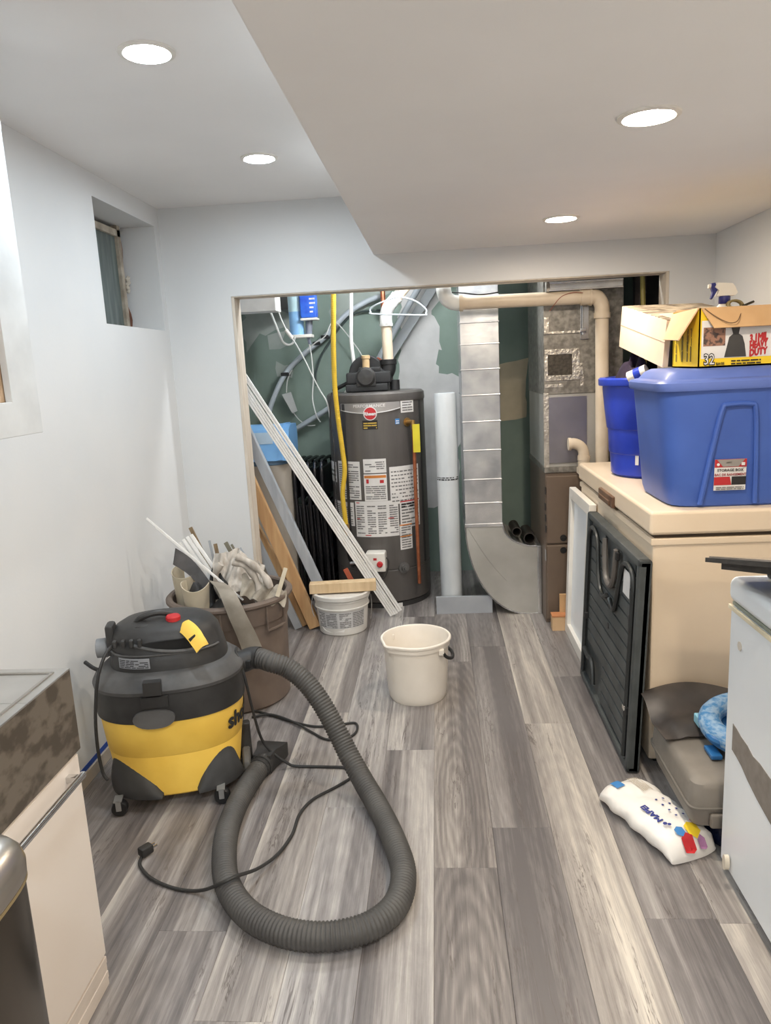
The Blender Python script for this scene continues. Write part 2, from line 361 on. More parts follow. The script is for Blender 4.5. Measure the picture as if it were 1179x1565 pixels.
downlight(-.42, -.25, ZC, 0, 'cool white ceiling light just behind the viewer', LAMP_REAR)
downlight(-.42, -1.5, ZC, 0, 'cool white ceiling light far behind the viewer', LAMP_REAR)
downlight(.51, .66, ZB, 1, 'warm ceiling light in the lowered ceiling above the white freezer')
downlight(.51, -.7, ZB, 1, 'warm ceiling light behind the viewer on the right', LAMP_REAR)
t = thing('bare_bulb', 'bare bulb on the utility room ceiling above the heater', 'light', (-.05, 4.14, ZC))
part('lamp_holder', MB().lathe([(.06, 0), (.06, -.02), (.03, -.035), (.022, -.07), (.001, -.07)], n=20), m_whiteplas, t, world=False)
part('bulb', MB().lathe([(.014, -.07), (.02, -.09), (.03, -.12), (.028, -.14), (.015, -.152), (.001, -.155)], n=20, cap0=False), EM('bulb_glow', (.93, .97, 1.), BULB*6), t, world=False)
# ------------------------------------------------------------------ chest freezer (beige) and what stands on it
FXX, FY0, FY1, FZ = .70, 2.515, 3.80, .93
m_bg = M('beige_enamel', (228, 209, 184), .4, col2=(222, 202, 176), scale=3)
t = thing('chest_freezer', 'large beige chest freezer under the two blue bins', 'freezer', ((FXX+XR)/2, (FY0+FY1)/2, 0))
part('body', MB().box((FXX+.012, FY0+.012, .02), (XR-.01, FY1, .822), .012), m_bg, t)
part('base', MB().box((FXX+.04, FY0+.04, 0), (XR-.04, FY1-.03, .02)), m_black, t)
part('top_rail', MB().box((FXX+.006, FY0+.006, .812), (XR-.01, FY1, .836), .004), m_bg, t)
part('gasket', MB().box((FXX+.02, FY0+.02, .836), (XR-.02, FY1-.01, .848)), M('dark_gasket', (70, 58, 46), .8), t)
part('lid', MB().box((FXX, FY0, .848), (XR-.005, FY1, FZ), .013, seg=3), m_bg, t)
part('lid_handle', MB().box((FXX-.014, 3.02, .845), (FXX+.004, 3.27, .893), .006).box((FXX-.020, 3.05, .853), (FXX-.012, 3.24, .872), .003), M('brown_handle', (112, 84, 62), .4, col2=(92, 66, 48)), t)
# big blue tote: lofted body with a pressed-in panel, lid
m_blue = M('blue_tote_plastic', (66, 98, 176), .42, col2=(58, 88, 164), scale=4)
TX0, TX1, TY0, TY1 = .745, 1.325, 2.545, 2.99
tcx, tcy = (TX0+TX1)/2, (TY0+TY1)/2
t = thing('storage_tote', 'big blue storage tote with a red and white label on the freezer', 'tote', (tcx, tcy, FZ))
rg = []
for z, k in ((0, -.020), (.006, -.008), (.03, 0), (.30, .026), (.36, .032), (.405, .036)):
    rg.append(supring((TX1-TX0)/2-.03+k, (TY1-TY0)/2-.016+k*.55, FZ+z, 64, 7, tcx, tcy))
part('body', MB().loft(rg), m_blue, t)
rim = [supring((TX1-TX0)/2+d, (TY1-TY0)/2-.0+d, FZ+z, 64, 8, tcx, tcy) for z, d in ((.392, .0), (.392, .014), (.40, .018), (.418, .018), (.425, .012), (.43, -.012), (.452, -.03), (.462, -.05))]
part('lid', MB().loft(rim), M('faded_blue_lid', (98, 120, 190), .45, col2=(88, 110, 180), scale=4), t)
def tface(x, z, d): return Vector((x, TY0+.016-.0155*(z-FZ)/.4*1.0-.0055-d, z))
def tpan(u0, u1, w0, w1, za, zb):
    return [(u0, za), (u1, za), (w1, zb-.02), (w1-.012, zb), (w0+.012, zb), (w0, zb-.02)]
def ribstrip(pts, r):
    return MB().tube([tface(u, v, .002) for u, v in pts], r, 8, 5)
part('pressed_panel', ribstrip([(.872, FZ+.012), (.905, FZ+.20), (.930, FZ+.325), (.948, FZ+.342), (1.02, FZ+.342), (1.036, FZ+.325), (1.045, FZ+.2), (1.052, FZ+.012)], .0085), m_blue, t)
lb = MB(); sheet(lb, lambda u, v, d: tface(u, v, d+.0008), .915, 1.018, FZ+.058, FZ+.163, 2, .0008)
lab = part('label', lb, m_paper, t, 'red and white storage box label')
F = lambda u, v, d=.0: tface(u, v, d+.0022)
def flatq(fn, u0, u1, v0, v1): return MB().add([fn(u0, v0), fn(u1, v0), fn(u1, v1), fn(u0, v1)], [(0, 1, 2, 3)])
part('label_red', flatq(F, .915, 1.018, FZ+.136, FZ+.163).add([F(.915, FZ+.076), F(.972, FZ+.076), F(.966, FZ+.104), F(.915, FZ+.104)], [(0, 1, 2, 3)]), m_red, lab)
F2 = lambda u, v, d=.0: tface(u, v, d+.0030)
part('label_grey', MB().add([F2(.942, FZ+.138), F2(.992, FZ+.138), F2(1.012, FZ+.162), F2(.922, FZ+.162)], [(0, 1, 2, 3)]), M('grey_print', (150, 144, 138), .6), lab)
part('label_black', flatq(F, .972, 1.018, FZ+.076, FZ+.104), m_inkd, lab)
part('label_text', text('STORAGE BOX', .0125, lambda x, y, d: F2(.966+x, FZ+.126+y, d), bold=.0002), m_inkd, lab)
part('label_text', text('BAC DE RANGEMENT', .0115, lambda x, y, d: F2(.967+x*.92, FZ+.111+y, d), bold=.0002), M('dark_red_print', (150, 34, 38), .6), lab)
part('label_print', lines(MB(), lambda u, v, d: F2(u, v, d), .922, 1.012, FZ+.061, FZ+.073, 2, 3).add([F2(.952, FZ+.148), F2(.970, FZ+.148), F2(.970, FZ+.154), F2(.952, FZ+.154)], [(0, 1, 2, 3)]), m_ink, lab)
part('label_symbol', MB().lathe([(.0048, -.001), (.0048, 0), (.0001, 0)], (.926, tface(.926, FZ+.146, .003).y, FZ+.146), 14, 'Y').box((.999, TY0-.004, FZ+.142), (1.010, TY0-.003, FZ+.152)), m_paper, lab)
# round blue bin behind it
bx, by = .945, 3.36
t = thing('round_bin', 'round dark blue ribbed bin behind the big blue tote', 'bin', (bx, by, FZ))
m_blue2 = M('royal_blue_plastic', (40, 66, 186), .3, col2=(34, 58, 172), scale=4)
pr = [(.001, 0), (.165, 0), (.18, .012), (.186, .10), (.189, .102), (.191, .106), (.196, .205), (.199, .207), (.201, .212), (.212, .30), (.22, .375), (.22, .40), (.212, .40), (.198, .30), (.17, .02), (.001, .015)]
part('body', MB().lathe(pr, (bx, by, FZ), 48, cap0=False, cap1=False), m_blue2, t)
part('rim', MB().lathe([(.214, .392), (.236, .392), (.238, .398), (.238, .418), (.232, .424), (.212, .424), (.209, .418), (.209, .396)], (bx, by, FZ), 48, cap0=False, cap1=False).lathe([(.214, .392), (.209, .396)], (bx, by, FZ), 48, cap0=False, cap1=False), m_blue2, t)
st = MB(); q = at(936, 693, Y=by-.19)
sheet(st, lambda u, v, d: Vector((bx+(.183+d+.004)*math.sin(u), by-(.183+d+.004)*math.cos(u), v)), -.68, -.60, FZ+.06, FZ+.10, 2)
part('sticker', st, m_paper, t, 'small white sticker')
def rag(name, c, rx, ry, h, mat, label, cat, seed, lump=.35, group=None):
    r = random.Random(seed); ph = [r.random()*6.28 for _ in range(8)]; mb = MB()
    def fn(u, v):
        a = 2*PI*u; k = v
        x, y = rx*k*math.cos(a), ry*k*math.sin(a)
        z = h*(1-k**2)*(1+lump*math.sin(3*a+ph[0]+4*k)+lump*.7*math.sin(5*a+ph[1]-7*k))+h*.25*math.sin(9*k+ph[2]+2*math.sin(a+ph[3]))*(1-k)
        return (c[0]+x*(1+.15*math.sin(4*a+ph[4])), c[1]+y*(1+.12*math.sin(3*a+ph[5])), c[2]+max(z, 0)+.004)
    mb.grid(fn, 30, 10, .004); return solo(name, mb, mat, label, cat, group, 60)
rag('cloth_bundle', (.86, 3.36, FZ+.39), .085, .12, .085, M('purple_black_fabric', (52, 40, 62), .9, col2=(34, 28, 44), scale=20), 'dark purple cloth bundle at the top of the round blue bin', 'cloth', 5)
q = MB(); a = at(962, 578, Y=3.16); b = at(990, 566, Y=3.12)
t = thing('spray_can', 'small white and blue container lying between the bins under the carton', 'container', a)
part('can_body', MB().tube([a, a.lerp(b, .98)], .026, 14, 2), m_whiteplas, t)
part('can_band', MB().tube([a.lerp(b, .35), a.lerp(b, .7)], .0268, 14, 2), m_blue2, t)
# white carton tilted across both bins: corners from the room
nb = Vector((.838, 2.897, FZ+.4655)); Lc = Vector((-.0367, .5133, .089)); Wc = Vector((.34, .03, -.004)); up = Lc.cross(Wc).normalized()
if up.z < 0: up = -up
Hc = up*.1708
m_cwh = M('white_carton_board', (232, 212, 190), .7, col2=(222, 200, 176), scale=4)
t = thing('white_carton', 'white cardboard carton with a dusty top lying tilted behind the yellow box', 'box', nb)
cb = lambda p: nb+Lc*p[0]+Wc*p[1]+Hc*p[2]
def obox(mb, a, b):
    c = [(x, y, z) for z in (a[2], b[2]) for y in (a[1], b[1]) for x in (a[0], b[0])]
    return mb.add([cb(p) for p in c], [(0, 1, 3, 2), (4, 6, 7, 5), (0, 4, 5, 1), (2, 3, 7, 6), (0, 2, 6, 4), (1, 5, 7, 3)])
part('box_body', obox(MB(), (0, 0, 0), (1, 1, .985)), m_cwh, t)
part('dusty_top', obox(MB(), (.01, .01, .985), (.99, .99, 1)), M('dusty_patterned_print', (206, 190, 166), .85, col2=(104, 92, 78), scale=16, detail=6, stretch=(1, 2.5, 1), lo=.42, hi=.58), t)
part('seam_tape', obox(MB(), (0, -.004, .52), (1, 0, .54)), M('seam_tape_tan', (176, 158, 138), .8), t)  # thin tan strip along the carton's side
part('torn_flap', obox(MB(), (.02, .1, 1.0), (.35, .25, 1.012)), m_cwh, t)
part('black_end', obox(MB(), (-.012, .06, .02), (0, .98, .95)), m_black, t)
# yellow box of bags, open at the top
YX0, YX1, YY0, YY1, YZ0, YZ1 = .868, 1.30, 2.60, 2.88, FZ+.464, FZ+.655
m_ybox = M('yellow_box_print', (240, 204, 40), .5, col2=(235, 196, 34), scale=4)
t = thing('bag_box', 'open yellow box of garbage bags on top of the blue tote', 'box', ((YX0+YX1)/2, (YY0+YY1)/2, YZ0))
th = .004
bb = MB().box((YX0, YY0, YZ0), (YX1, YY0+th, YZ1)).box((YX0, YY1-th, YZ0), (YX1, YY1, YZ1)).box((YX0, YY0, YZ0), (YX0+th, YY1, YZ1)).box((YX1-th, YY0, YZ0), (YX1, YY1, YZ1)).box((YX0, YY0, YZ0), (YX1, YY1, YZ0+th))
part('box_body', bb, m_ybox, t)
yf = lambda u, v, d=0.: Vector((YX0+u, YY0-.0012-d, YZ0+v))
part('front_print', flatq(yf, .008, .425, .028, .15), m_paper, t)
yg = lambda u, v, d=0.: yf(u, v, d+.0008)
part('photo_print', flatq(yg, .014, .084, .068, .128), M('workers_photo_print', (150, 110, 90), .6, col2=(70, 55, 50), scale=60, lo=.45, hi=.55), t)
bag = [(.082, .030), (.152, .030), (.146, .07), (.138, .096), (.126, .104), (.130, .125), (.102, .125), (.108, .104), (.096, .094), (.090, .066)]
part('bag_print', MB().prism(bag, lambda u, v, d: yg(u, v, d), 0, .0006), M('bag_print_grey', (66, 64, 62), .6, col2=(50, 48, 47)), t)
part('lettering', fat('3.1MIL', 0.034, lambda x, y, d: yg(.190+x*0.62, 0.088+y+x*.08, d), .0022), m_red, t)
part('lettering', fat('HEAVY', 0.03, lambda x, y, d: yg(.190+x*0.6, 0.066+y+x*.08, d), .0022), m_red, t)
part('lettering', fat('DUTY', 0.03, lambda x, y, d: yg(.190+x*0.7, 0.042+y+x*.08, d), .0022), m_red, t)
part('lettering', text('32', .048, lambda x, y, d: yg(.034+x*.75, .024+y, d+.0004), bold=.003), m_inkd, t)
part('lettering', text('32', .048, lambda x, y, d: yg(.034+x*.75, .024+y, d+.0010), bold=0), m_paper, t)
part('lettering', text('BAGS', .011, lambda x, y, d: yg(.070+x, .010+y, d+.0004), bold=.0003), m_inkd, t)
part('fine_print', lines(MB(), lambda u, v, d: yg(u, v, d), .105, .20, .006, .024, 2, 4), m_inkd, t)
ys = lambda u, v, d=0.: Vector((YX0-.001-d, YY1-u, YZ0+v))
sd = MB()
for u0 in (.045, .11, .165, .2): lines(sd, lambda v, u, d: ys(u, v, d), .02, .13, u0, u0+.018, 2, int(u0*100), words=3)
part('side_print', sd, m_inkd, t)
m_flap = M('flap_cardboard', (208, 168, 122), .8, col2=(196, 156, 110))
def quadplate(pts, thk):
    p = [Vector(x) for x in pts]; n = (p[1]-p[0]).cross(p[3]-p[0]).normalized()*thk
    return MB().add(p+[x+n for x in p], [(0, 1, 2, 3), (7, 6, 5, 4), (0, 4, 5, 1), (1, 5, 6, 2), (2, 6, 7, 3), (3, 7, 4, 0)])
part('front_flap', quadplate([(YX0+.004, YY0-.002, YZ1), (YX1, YY0-.002, YZ1), (YX1, YY0-.036, YZ1-.066), (YX0+.036, YY0-.036, YZ1-.066)], .004), m_flap, t)
part('side_flap', quadplate([(YX0, YY0+.005, YZ1), (YX0, YY1-.005, YZ1-.004), (YX0-.045, YY1-.05, YZ1-.092), (YX0-.055, YY0+.03, YZ1-.100)], .004), M('pink_tan_cardboard', (236, 192, 150), .8, col2=(228, 184, 142)), t)
part('back_flap', quadplate([(YX0, YY1, YZ1), (YX1, YY1, YZ1), (YX1, YY1+.05, YZ1+.01), (YX0+.03, YY1+.05, YZ1+.01)], .004), m_flap, t)
# spray bottle standing in the box
sx, sy = 1.003, 2.76; z0 = YZ0+th
t = thing('spray_bottle', 'white spray bottle with a dark blue trigger standing in the yellow box', 'bottle', (sx, sy, z0))
part('bottle', MB().lathe([(.001, 0), (.03, 0), (.034, .006), (.034, .13), (.032, .16), (.025, .192), (.015, .205), (.014, .214)], (sx, sy, z0), 24, sx=1.15, sy=.8), m_whiteplas, t)
part('collar', MB().lathe([(.017, .205), (.019, .208), (.019, .229), (.016, .231)], (sx, sy, z0), 20), M('navy_plastic', (40, 44, 116), .4), t)
hd = [(-.030, .232), (.032, .232), (.040, .240), (.030, .262), (.022, .272), (-.028, .276), (-.036, .262), (-.022, .25)]
part('spray_head', MB().prism([(u, v) for u, v in hd], lambda u, v, d: Vector((sx+u, sy+d, z0+v)), -.012, .012), m_whiteplas, t)
part('trigger', MB().prism([(-.034, .277), (-.046, .276), (-.048, .262), (-.042, .245), (-.048, .225), (-.044, .222), (-.034, .238), (-.026, .252)], lambda u, v, d: Vector((sx+u, sy+d, z0+v)), -.007, .007), MATS['navy_plastic'], t)
part('nozzle', MB().lathe([(.007, -.056), (.007, -.046), (.001, -.046)], (sx, sy, z0+.266), 12, 'X'), m_whiteplas, t)
# strap and coil on the box
p = [at(1088, 474, Y=2.66), at(1108, 477, Y=2.64), at(1126, 474, Y=2.66), at(1138, 467, Y=2.70), at(1152, 461, Y=2.74)]
solo('black_strap', MB().tube(p, .0045, 6), m_cord, 'thin black strap draped across the top of the open yellow box', 'strap')
p = [at(1078, 472, Y=2.595), at(1095, 484, Y=2.575), at(1115, 493, Y=2.56), at(1128, 490, Y=2.56), at(1134, 476, Y=2.595)]
solo('string', MB().tube(p, .0016, 5), M('brown_string', (120, 92, 64), .8), 'thin brown string hanging down over the front flap of the yellow box', 'string')
cr = MB(); c0 = at(1126, 466, Y=2.70)
cr.tube([c0+Vector((.022*math.cos(a*.4), .012*math.sin(a*.4)+.0006*a, .016*math.sin(a*.4))) for a in range(0, 40)], .004, 6, 2)
solo('coiled_cord', cr, M('olive_cord', (132, 118, 80), .8), 'small coil of olive cord beside the spray bottle', 'cord')
# ------------------------------------------------------------------ white freezer, front right
t = thing('chest_freezer', 'white chest freezer in the right foreground with a grey scraped patch', 'freezer', (1.05, 1.4, 0))
m_wf = M('white_enamel', (234, 238, 241), .35, col2=(229, 233, 236), scale=3)
part('body', MB().box((.757, .86, .035), (XR-.012, 1.962, .79), .012), m_wf, t)
part('base', MB().box((.79, .88, 0), (XR-.04, 1.93, .035)), m_black, t)
part('gasket', MB().box((.762, .87, .79), (XR-.02, 1.957, .799)), M('green_grey_gasket', (150, 154, 140), .7), t)
part('trim_strip', MB().box((.753, .86, .778), (.760, 1.964, .790), .002), M('cream_strip', (232, 220, 190), .5), t)
part('lid', MB().box((.752, .855, .799), (XR-.008, 1.968, .868), .022, seg=4), m_wf, t)
pt = [(1.955, .452), (1.955, .411), (1.90, .40), (1.83, .385), (1.76, .372), (1.70, .355), (1.60, .34), (1.60, .40), (1.70, .415), (1.76, .43), (1.80, .432), (1.86, .443), (1.90, .45)]
pt = [(1.905, .475), (1.905, .40), (1.872, .395), (1.84, .388), (1.80, .372), (1.74, .355), (1.66, .34), (1.50, .335), (1.50, .44), (1.62, .445), (1.68, .45), (1.735, .455), (1.775, .452), (1.81, .462), (1.85, .465), (1.88, .472)]
part('scraped_patch', MB().prism(pt, lambda u, v, d: Vector((.757-d, u, v)), -.001, .0012), M('grey_scraped_patch', (140, 132, 124), .8, col2=(126, 118, 110), scale=30), t)
part('emblem', MB().lathe([(.012, 0), (.012, .002), (.001, .0025)], (.757-.002, 1.885, .70), 18, 'X'), M('cream_emblem', (226, 218, 204), .5), t)
part('drain_cap', MB().lathe([(.014, -.012), (.014, 0), (.004, .002)], (.752, 1.885, .075), 16, 'X', sx=.8, sy=1.6), M('cream_cap', (224, 214, 196), .5), t)
# black glossy tray tilted on a stand on the white freezer
t = thing('black_tray', 'black tilted tray with a shiny top standing on the white freezer', 'tray', (1.0, 1.7, .868))
A = Vector((.685, 1.95, .921)); 
def tr(u, v, w): return A+Vector((.44*u, -.05*u-.42*v, -.012*u+.098*v+w))
def slab(u0, u1, v0, v1, w0, w1):
    c = [(u, v, w) for w in (w0, w1) for v in (v0, v1) for u in (u0, u1)]
    return MB().add([tr(*p) for p in c], [(0, 1, 3, 2), (4, 6, 7, 5), (0, 4, 5, 1), (2, 3, 7, 6), (0, 2, 6, 4), (1, 5, 7, 3)])
part('glossy_top', slab(.015, 1, .02, 1, 0, .004), M('glossy_dark_top', (150, 142, 134), .12, col2=(120, 112, 104), scale=5, coat=.5), t)
part('tray_frame', slab(0, 1, 0, 1, -.012, 0), M('worn_black_plastic', (58, 56, 54), .5, col2=(38, 37, 36), scale=30), t)
part('under_tray', slab(.07, 1, .06, .95, -.030, -.012), MATS['worn_black_plastic'], t)
part('edge_slot', slab(.12, .17, -.004, .0, -.009, -.003), m_black, t)
part('edge_label', slab(.19, .27, -.004, .0, -.010, -.004), M('faded_edge_print', (150, 146, 140), .6), t)
part('stand_post', MB().box((.875, 1.73, .882), (.90, 1.80, .905), .003).box((.86, 1.70, .872), (.91, 1.82, .885), .003), m_black, t)
part('stand_base', MB().box((.835, 1.56, .868), (1.22, 1.935, .882), .005), m_black, t)
# ------------------------------------------------------------------ panels leaning against the beige freezer
LEAN = R(2.4)
t = thing('folding_table', 'dark grey plastic folding table leaning on edge against the beige freezer', 'table', (.667, 2.465, 0), (0, LEAN, 0))
PL_, PH, PT = .87, .775, .046
part('tabletop', MB().box((-.026, 0, .012), (-.002, PL_, PH-.005), .004), m_dkgrey, t, world=False)
rimb = MB().box((-PT, 0, .002), (0, .034, PH), .009).box((-PT, PL_-.034, .002), (0, PL_, PH), .009).box((-PT, 0, PH-.03), (0, PL_, PH), .009).box((-PT, 0, .002), (0, PL_, .03), .009)
part('rim', rimb, m_dkgrey, t, world=False)
for i in range(13):
    z0 = .04+i*.0545
    y0, y1 = .085, PL_-.075
    segs = [(y0, y1)]
    if z0 > .54: segs = [(y0, .255), (.545, y1)]
    if z0 < .15: segs = [(y0, .50)]
    for s0, s1 in segs: part('slat', MB().box((-.036, s0, z0), (-.024, s1, z0+.048), .004), m_dkgrey, t, world=False)
def lp(pts, r=.009): return MB().tube([(-.045, u, v) for u, v in pts], r, 8, 5)
m_tube = M('dark_steel_tube', (52, 55, 56), .4, .4)
part('leg_loop', lp([(.058, .04), (.058, .3), (.058, .60), (.062, .68), (.10, .715), (.17, .72), (.225, .69), (.27, .58), (.31, .505), (.36, .50), (.395, .52)]), m_tube, t, world=False)
part('leg_loop', lp([(.81, .05), (.81, .3), (.81, .62), (.80, .69), (.76, .725), (.69, .72), (.64, .68), (.60, .57), (.55, .51), (.49, .50), (.44, .52)]), m_tube, t, world=False)
part('handle', lp([(.315, .735), (.325, .66), (.345, .60), (.385, .575), (.43, .575), (.47, .60), (.495, .67), (.505, .735)], .012), M('greyer_tube', (96, 92, 88), .4), t, world=False)
part('foot_bar', lp([(.80, .16), (.72, .15), (.66, .16), (.62, .13), (.60, .07)], .011), m_tube, t, world=False)
part('sticker', MB().box((-.0375, .135, .60), (-.036, .225, .69)), m_paper, t, 'white sticker', world=False)
for y, z in ((.062, .50), (.066, .53), (.80, .30), (.055, .20), (.3, .70), (.52, .66)): part('hinge', MB().box((-.052, y-.012, z), (-.036, y+.014, z+.03), .003), m_black, t, world=False)
part('latch', MB().box((-.056, .05, .215), (-.04, .075, .232), .002), m_chrome, t, world=False)
part('latch_hole', MB().lathe([(.012, -.0385), (.012, -.0355)], (0, .42, .40), 12, 'X'), m_black, t, world=False)
t = thing('cabinet_door', 'white framed cabinet door leaning at the far end of the beige freezer', 'door', (.683, 3.40, 0), (0, R(1.8), 0))
part('panel', MB().box((-.014, .03, .03), (-.004, .50, .76)), m_wf, t, world=False)
for a, b in (((-.034, 0, .002), (0, .055, .79)), ((-.034, .46, .002), (0, .515, .79)), ((-.034, .052, .002), (0, .463, .06)), ((-.034, .052, .735), (0, .463, .79))): part('frame_rail', MB().box(a, b, .004), m_whiteplas, t, world=False)
# ------------------------------------------------------------------ grey case, bag, pack, sheet and blue ring
m_case = M('grey_case_plastic', (128, 122, 114), .55, col2=(112, 106, 98), scale=6, bump=.05)
KX0, KX1, KY0, KY1 = .685, 1.10, 2.0, 2.425
t = thing('tool_case', 'grey hard plastic carrying case between the two freezers', 'case', ((KX0+KX1)/2, (KY0+KY1)/2, .095))
kx, ky, ka, kb = (KX0+KX1)/2, (KY0+KY1)/2, (KX1-KX0)/2, (KY1-KY0)/2
def rr(z, d, e=15): return supring(ka-d, kb-d, .095+(z-.034)*.835, 56, e, kx, ky)
part('lower_shell', MB().loft([rr(.034, .03), rr(.04, .014), rr(.10, .004), rr(.108, .004)]), m_case, t)
part('lip', MB().loft([rr(.106, .0), rr(.108, -.003), rr(.116, -.003), rr(.118, 0)]), M('case_lip', (104, 99, 92), .55), t)
part('upper_shell', MB().loft([rr(.116, .002), rr(.18, .006), rr(.197, .010), rr(.207, .020), rr(.212, .036), rr(.2135, .06), rr(.2135, .14)]), m_case, t)
part('latch', MB().box((.83, KY0-.018, .148), (.93, KY0+.006, .166), .006), M('pale_latch', (190, 182, 170), .5), t)
part('handle_block', MB().box((.74, KY0-.012, .104), (.83, KY0+.008, .148), .008), m_case, t)
solo('blue_pack', MB().loft([supring(a_, b_, z, 40, 4, .93, 2.205) for a_, b_, z in ((.15, .17, .001), (.168, .19, .012), (.172, .195, .045), (.168, .19, .08), (.15, .17, .093))]), M('navy_film', (26, 34, 62), .3, col2=(18, 24, 46), scale=12, bump=.3), 'dark navy film pack on the floor underneath the grey case', 'pack')
# mortar bag
bc, bang = Vector((.628, 2.160, 0)), R(-67)
t = thing('mortar_bag', 'white paper bag with coloured hexagons lying on the floor by the grey case', 'bag', bc, (0, 0, bang))
m_bag = M('white_paper_bag', (236, 232, 226), .6, col2=(226, 221, 214), scale=7, bump=.25, bscale=14)
BL, BW, BH = .180, .088, .080
rg = []
for i in range(19):
    u = -1+2*i/18; k = max(.02, 1-abs(u)**9); w = BW*(.86+.14*k)*(1+.03*math.sin(9*u)); h = BH*(.30+.70*k**.6)
    ring = []
    for j in range(28):
        a = 2*PI*j/28; y = w*math.copysign(abs(math.cos(a))**.75, math.cos(a)); z = h/2+h/2*math.copysign(abs(math.sin(a))**.8, math.sin(a))
        ring.append(Vector((BL*u, y+.004*math.sin(13*u+3*a), z*(1+.05*math.sin(5*a+11*u))+.002)))
    rg.append(ring)
part('paper_sack', MB().loft(rg), m_bag, t, world=False, sharp=50)
def bt(x, y, d=0.): 
    k = max(.02, 1-abs(x/BL)**9); h = BH*(.30+.70*k**.6); q_ = min(.999, abs(y)/(BW*(.86+.14*k)))
    return Vector((x, y, h/2+h/2*(1-q_**(2/.75))**.4+.0065+d))
m_bluep = M('blue_print', (58, 128, 190), .6)
part('blue_stamp', MB().grid(lambda u, v: bt(-.152+.042*u, -.022-.03*v, .002), 8, 6), m_bluep, t, world=False)
part('lettering', fat('MAPEI', .036, lambda x, y, d: bt(.045-x*.9, -.042-y*.7, d), .0016), M('navy_print', (40, 52, 130), .6), t, world=False)
def hexp(mb, x, y, s):
    vs_ = [bt(x, y, .003)]
    for k in (.5, 1.): vs_ += [bt(x+k*s*math.cos(R(60*i)), y+k*s*math.sin(R(60*i)), .003) for i in range(6)]
    return mb.add(vs_, [(0, 1+i, 1+(i+1) % 6) for i in range(6)]+[(1+i, 7+i, 7+(i+1) % 6, 1+(i+1) % 6) for i in range(6)])
part('hexagon_print', hexp(MB(), .148, .018, .024), M('yellow_print', (236, 200, 40), .6), t, world=False)
part('hexagon_print', hexp(MB(), .175, -.014, .022), m_red, t, world=False)
part('hexagon_print', hexp(MB(), .146, -.024, .016), m_bluep, t, world=False)
part('hexagon_print', hexp(MB(), .125, .046, .015), M('pink_print', (206, 70, 90), .6), t, world=False)
part('hexagon_print', hexp(MB(), .18, .03, .014), M('mauve_print', (170, 120, 160), .6), t, world=False)
part('hexagon_print', hexp(hexp(MB(), .105, -.042, .007), .114, -.034, .006), MATS['navy_print'], t, world=False)
dg = MB()
for i in range(4):
    for j in range(2):
        x0, y0 = -.01+.03*i, .012+.026*j
        dg.add([bt(x0, y0), bt(x0+.007, y0), bt(x0+.007, y0+.007), bt(x0, y0+.007)], [(0, 1, 2, 3)])
part('step_print', dg, MATS['navy_print'], t, world=False)
part('fine_print', lines(MB(), lambda u, v, d: bt(u, v, d), -.15, -.06, .01, .05, 6, 9), M('beige_print', (206, 192, 170), .7), t, world=False)
# dark sheet over the back of the case
r_ = random.Random(11)
def shf(u, v):
    x = .685+.45*u; y = 2.50-.235*v
    z = .225+.045*(1-v)+.02*math.sin(5*u+2*v)*(1-v)+.012*math.sin(9*v+3*u)-.06*max(0, .12-u)/.12*(v)
    return (x-.02*(1-v), min(y, 2.50)-.025+.015*math.sin(4*u), max(z+.031, .249))
solo('dark_sheet', MB().grid(shf, 20, 12, .003), M('dark_plastic_sheet', (74, 68, 64), .45, col2=(52, 48, 46), scale=9), 'crumpled dark grey plastic sheet over the back of the grey case', 'sheet', sharp=60)
ring_ = t = thing('padded_ring', 'blue patterned padded ring lying on the grey case', 'ring', (.97, 2.26, .216))
m_ringp = M('blue_wave_fabric', (70, 132, 184), .75, col2=(150, 178, 204), scale=42, stretch=(1, 1, 3), lo=.40, hi=.60)
ringc = Vector((.97, 2.26, .275))
rp = [ringc+Vector((.155*math.cos(2*PI*i/24), .135*math.sin(2*PI*i/24), .018*math.sin(2*PI*i/24))) for i in range(25)]
part('padding', MB().tube(rp, .034, 14, 3), m_ringp, t, sharp=60)
part('lower_tray', MB().lathe([(.001, 0), (.11, 0), (.15, .025), (.165, .05), (.158, .052), (.10, .02), (.001, .018)], (.97, 2.255, .217), 36, sy=.85), M('blue_plastic', (44, 110, 170), .35), t)
part('handle', MB().tube([(.845, 2.20, .245), (.815, 2.185, .262), (.800, 2.21, .266), (.806, 2.30, .266), (.825, 2.335, .262), (.85, 2.33, .25)], .015, 10), MATS['blue_plastic'], t)
m_teal = M('pale_teal_plastic', (150, 206, 226), .4)
part('clip', MB().box((.782, 2.16, .218), (.815, 2.23, .232), .004), MATS['blue_plastic'], t)
part('clip', MB().box((.79, 2.30, .25), (.82, 2.35, .28), .004), m_teal, t)
cu = MB().lathe([(.001, .055), (.05, .052), (.082, .035), (.09, .012), (.08, 0), (.001, 0)], (1.01, 2.22, .285), 30)
part('printed_cushion', cu, M('colourful_print', (80, 150, 190), .6, col2=(224, 176, 160), scale=18, lo=.46, hi=.54), t)
for dx, dy, s, mt in ((-.045, -.01, .022, M('orange_red_print', (204, 92, 60), .6)), (-.01, -.05, .026, MATS['yellow_print']), (-.06, .03, .018, M('green_print', (120, 170, 80), .6))):
    part('print_patch', MB().lathe([(s, 0), (s*.8, .006), (.001, .008)], (1.01+dx, 2.22+dy, .285+.052-abs(dx)*.22-abs(dy)*.2), 14), mt, t)
ring_.location += Vector((0, -.045, .031))
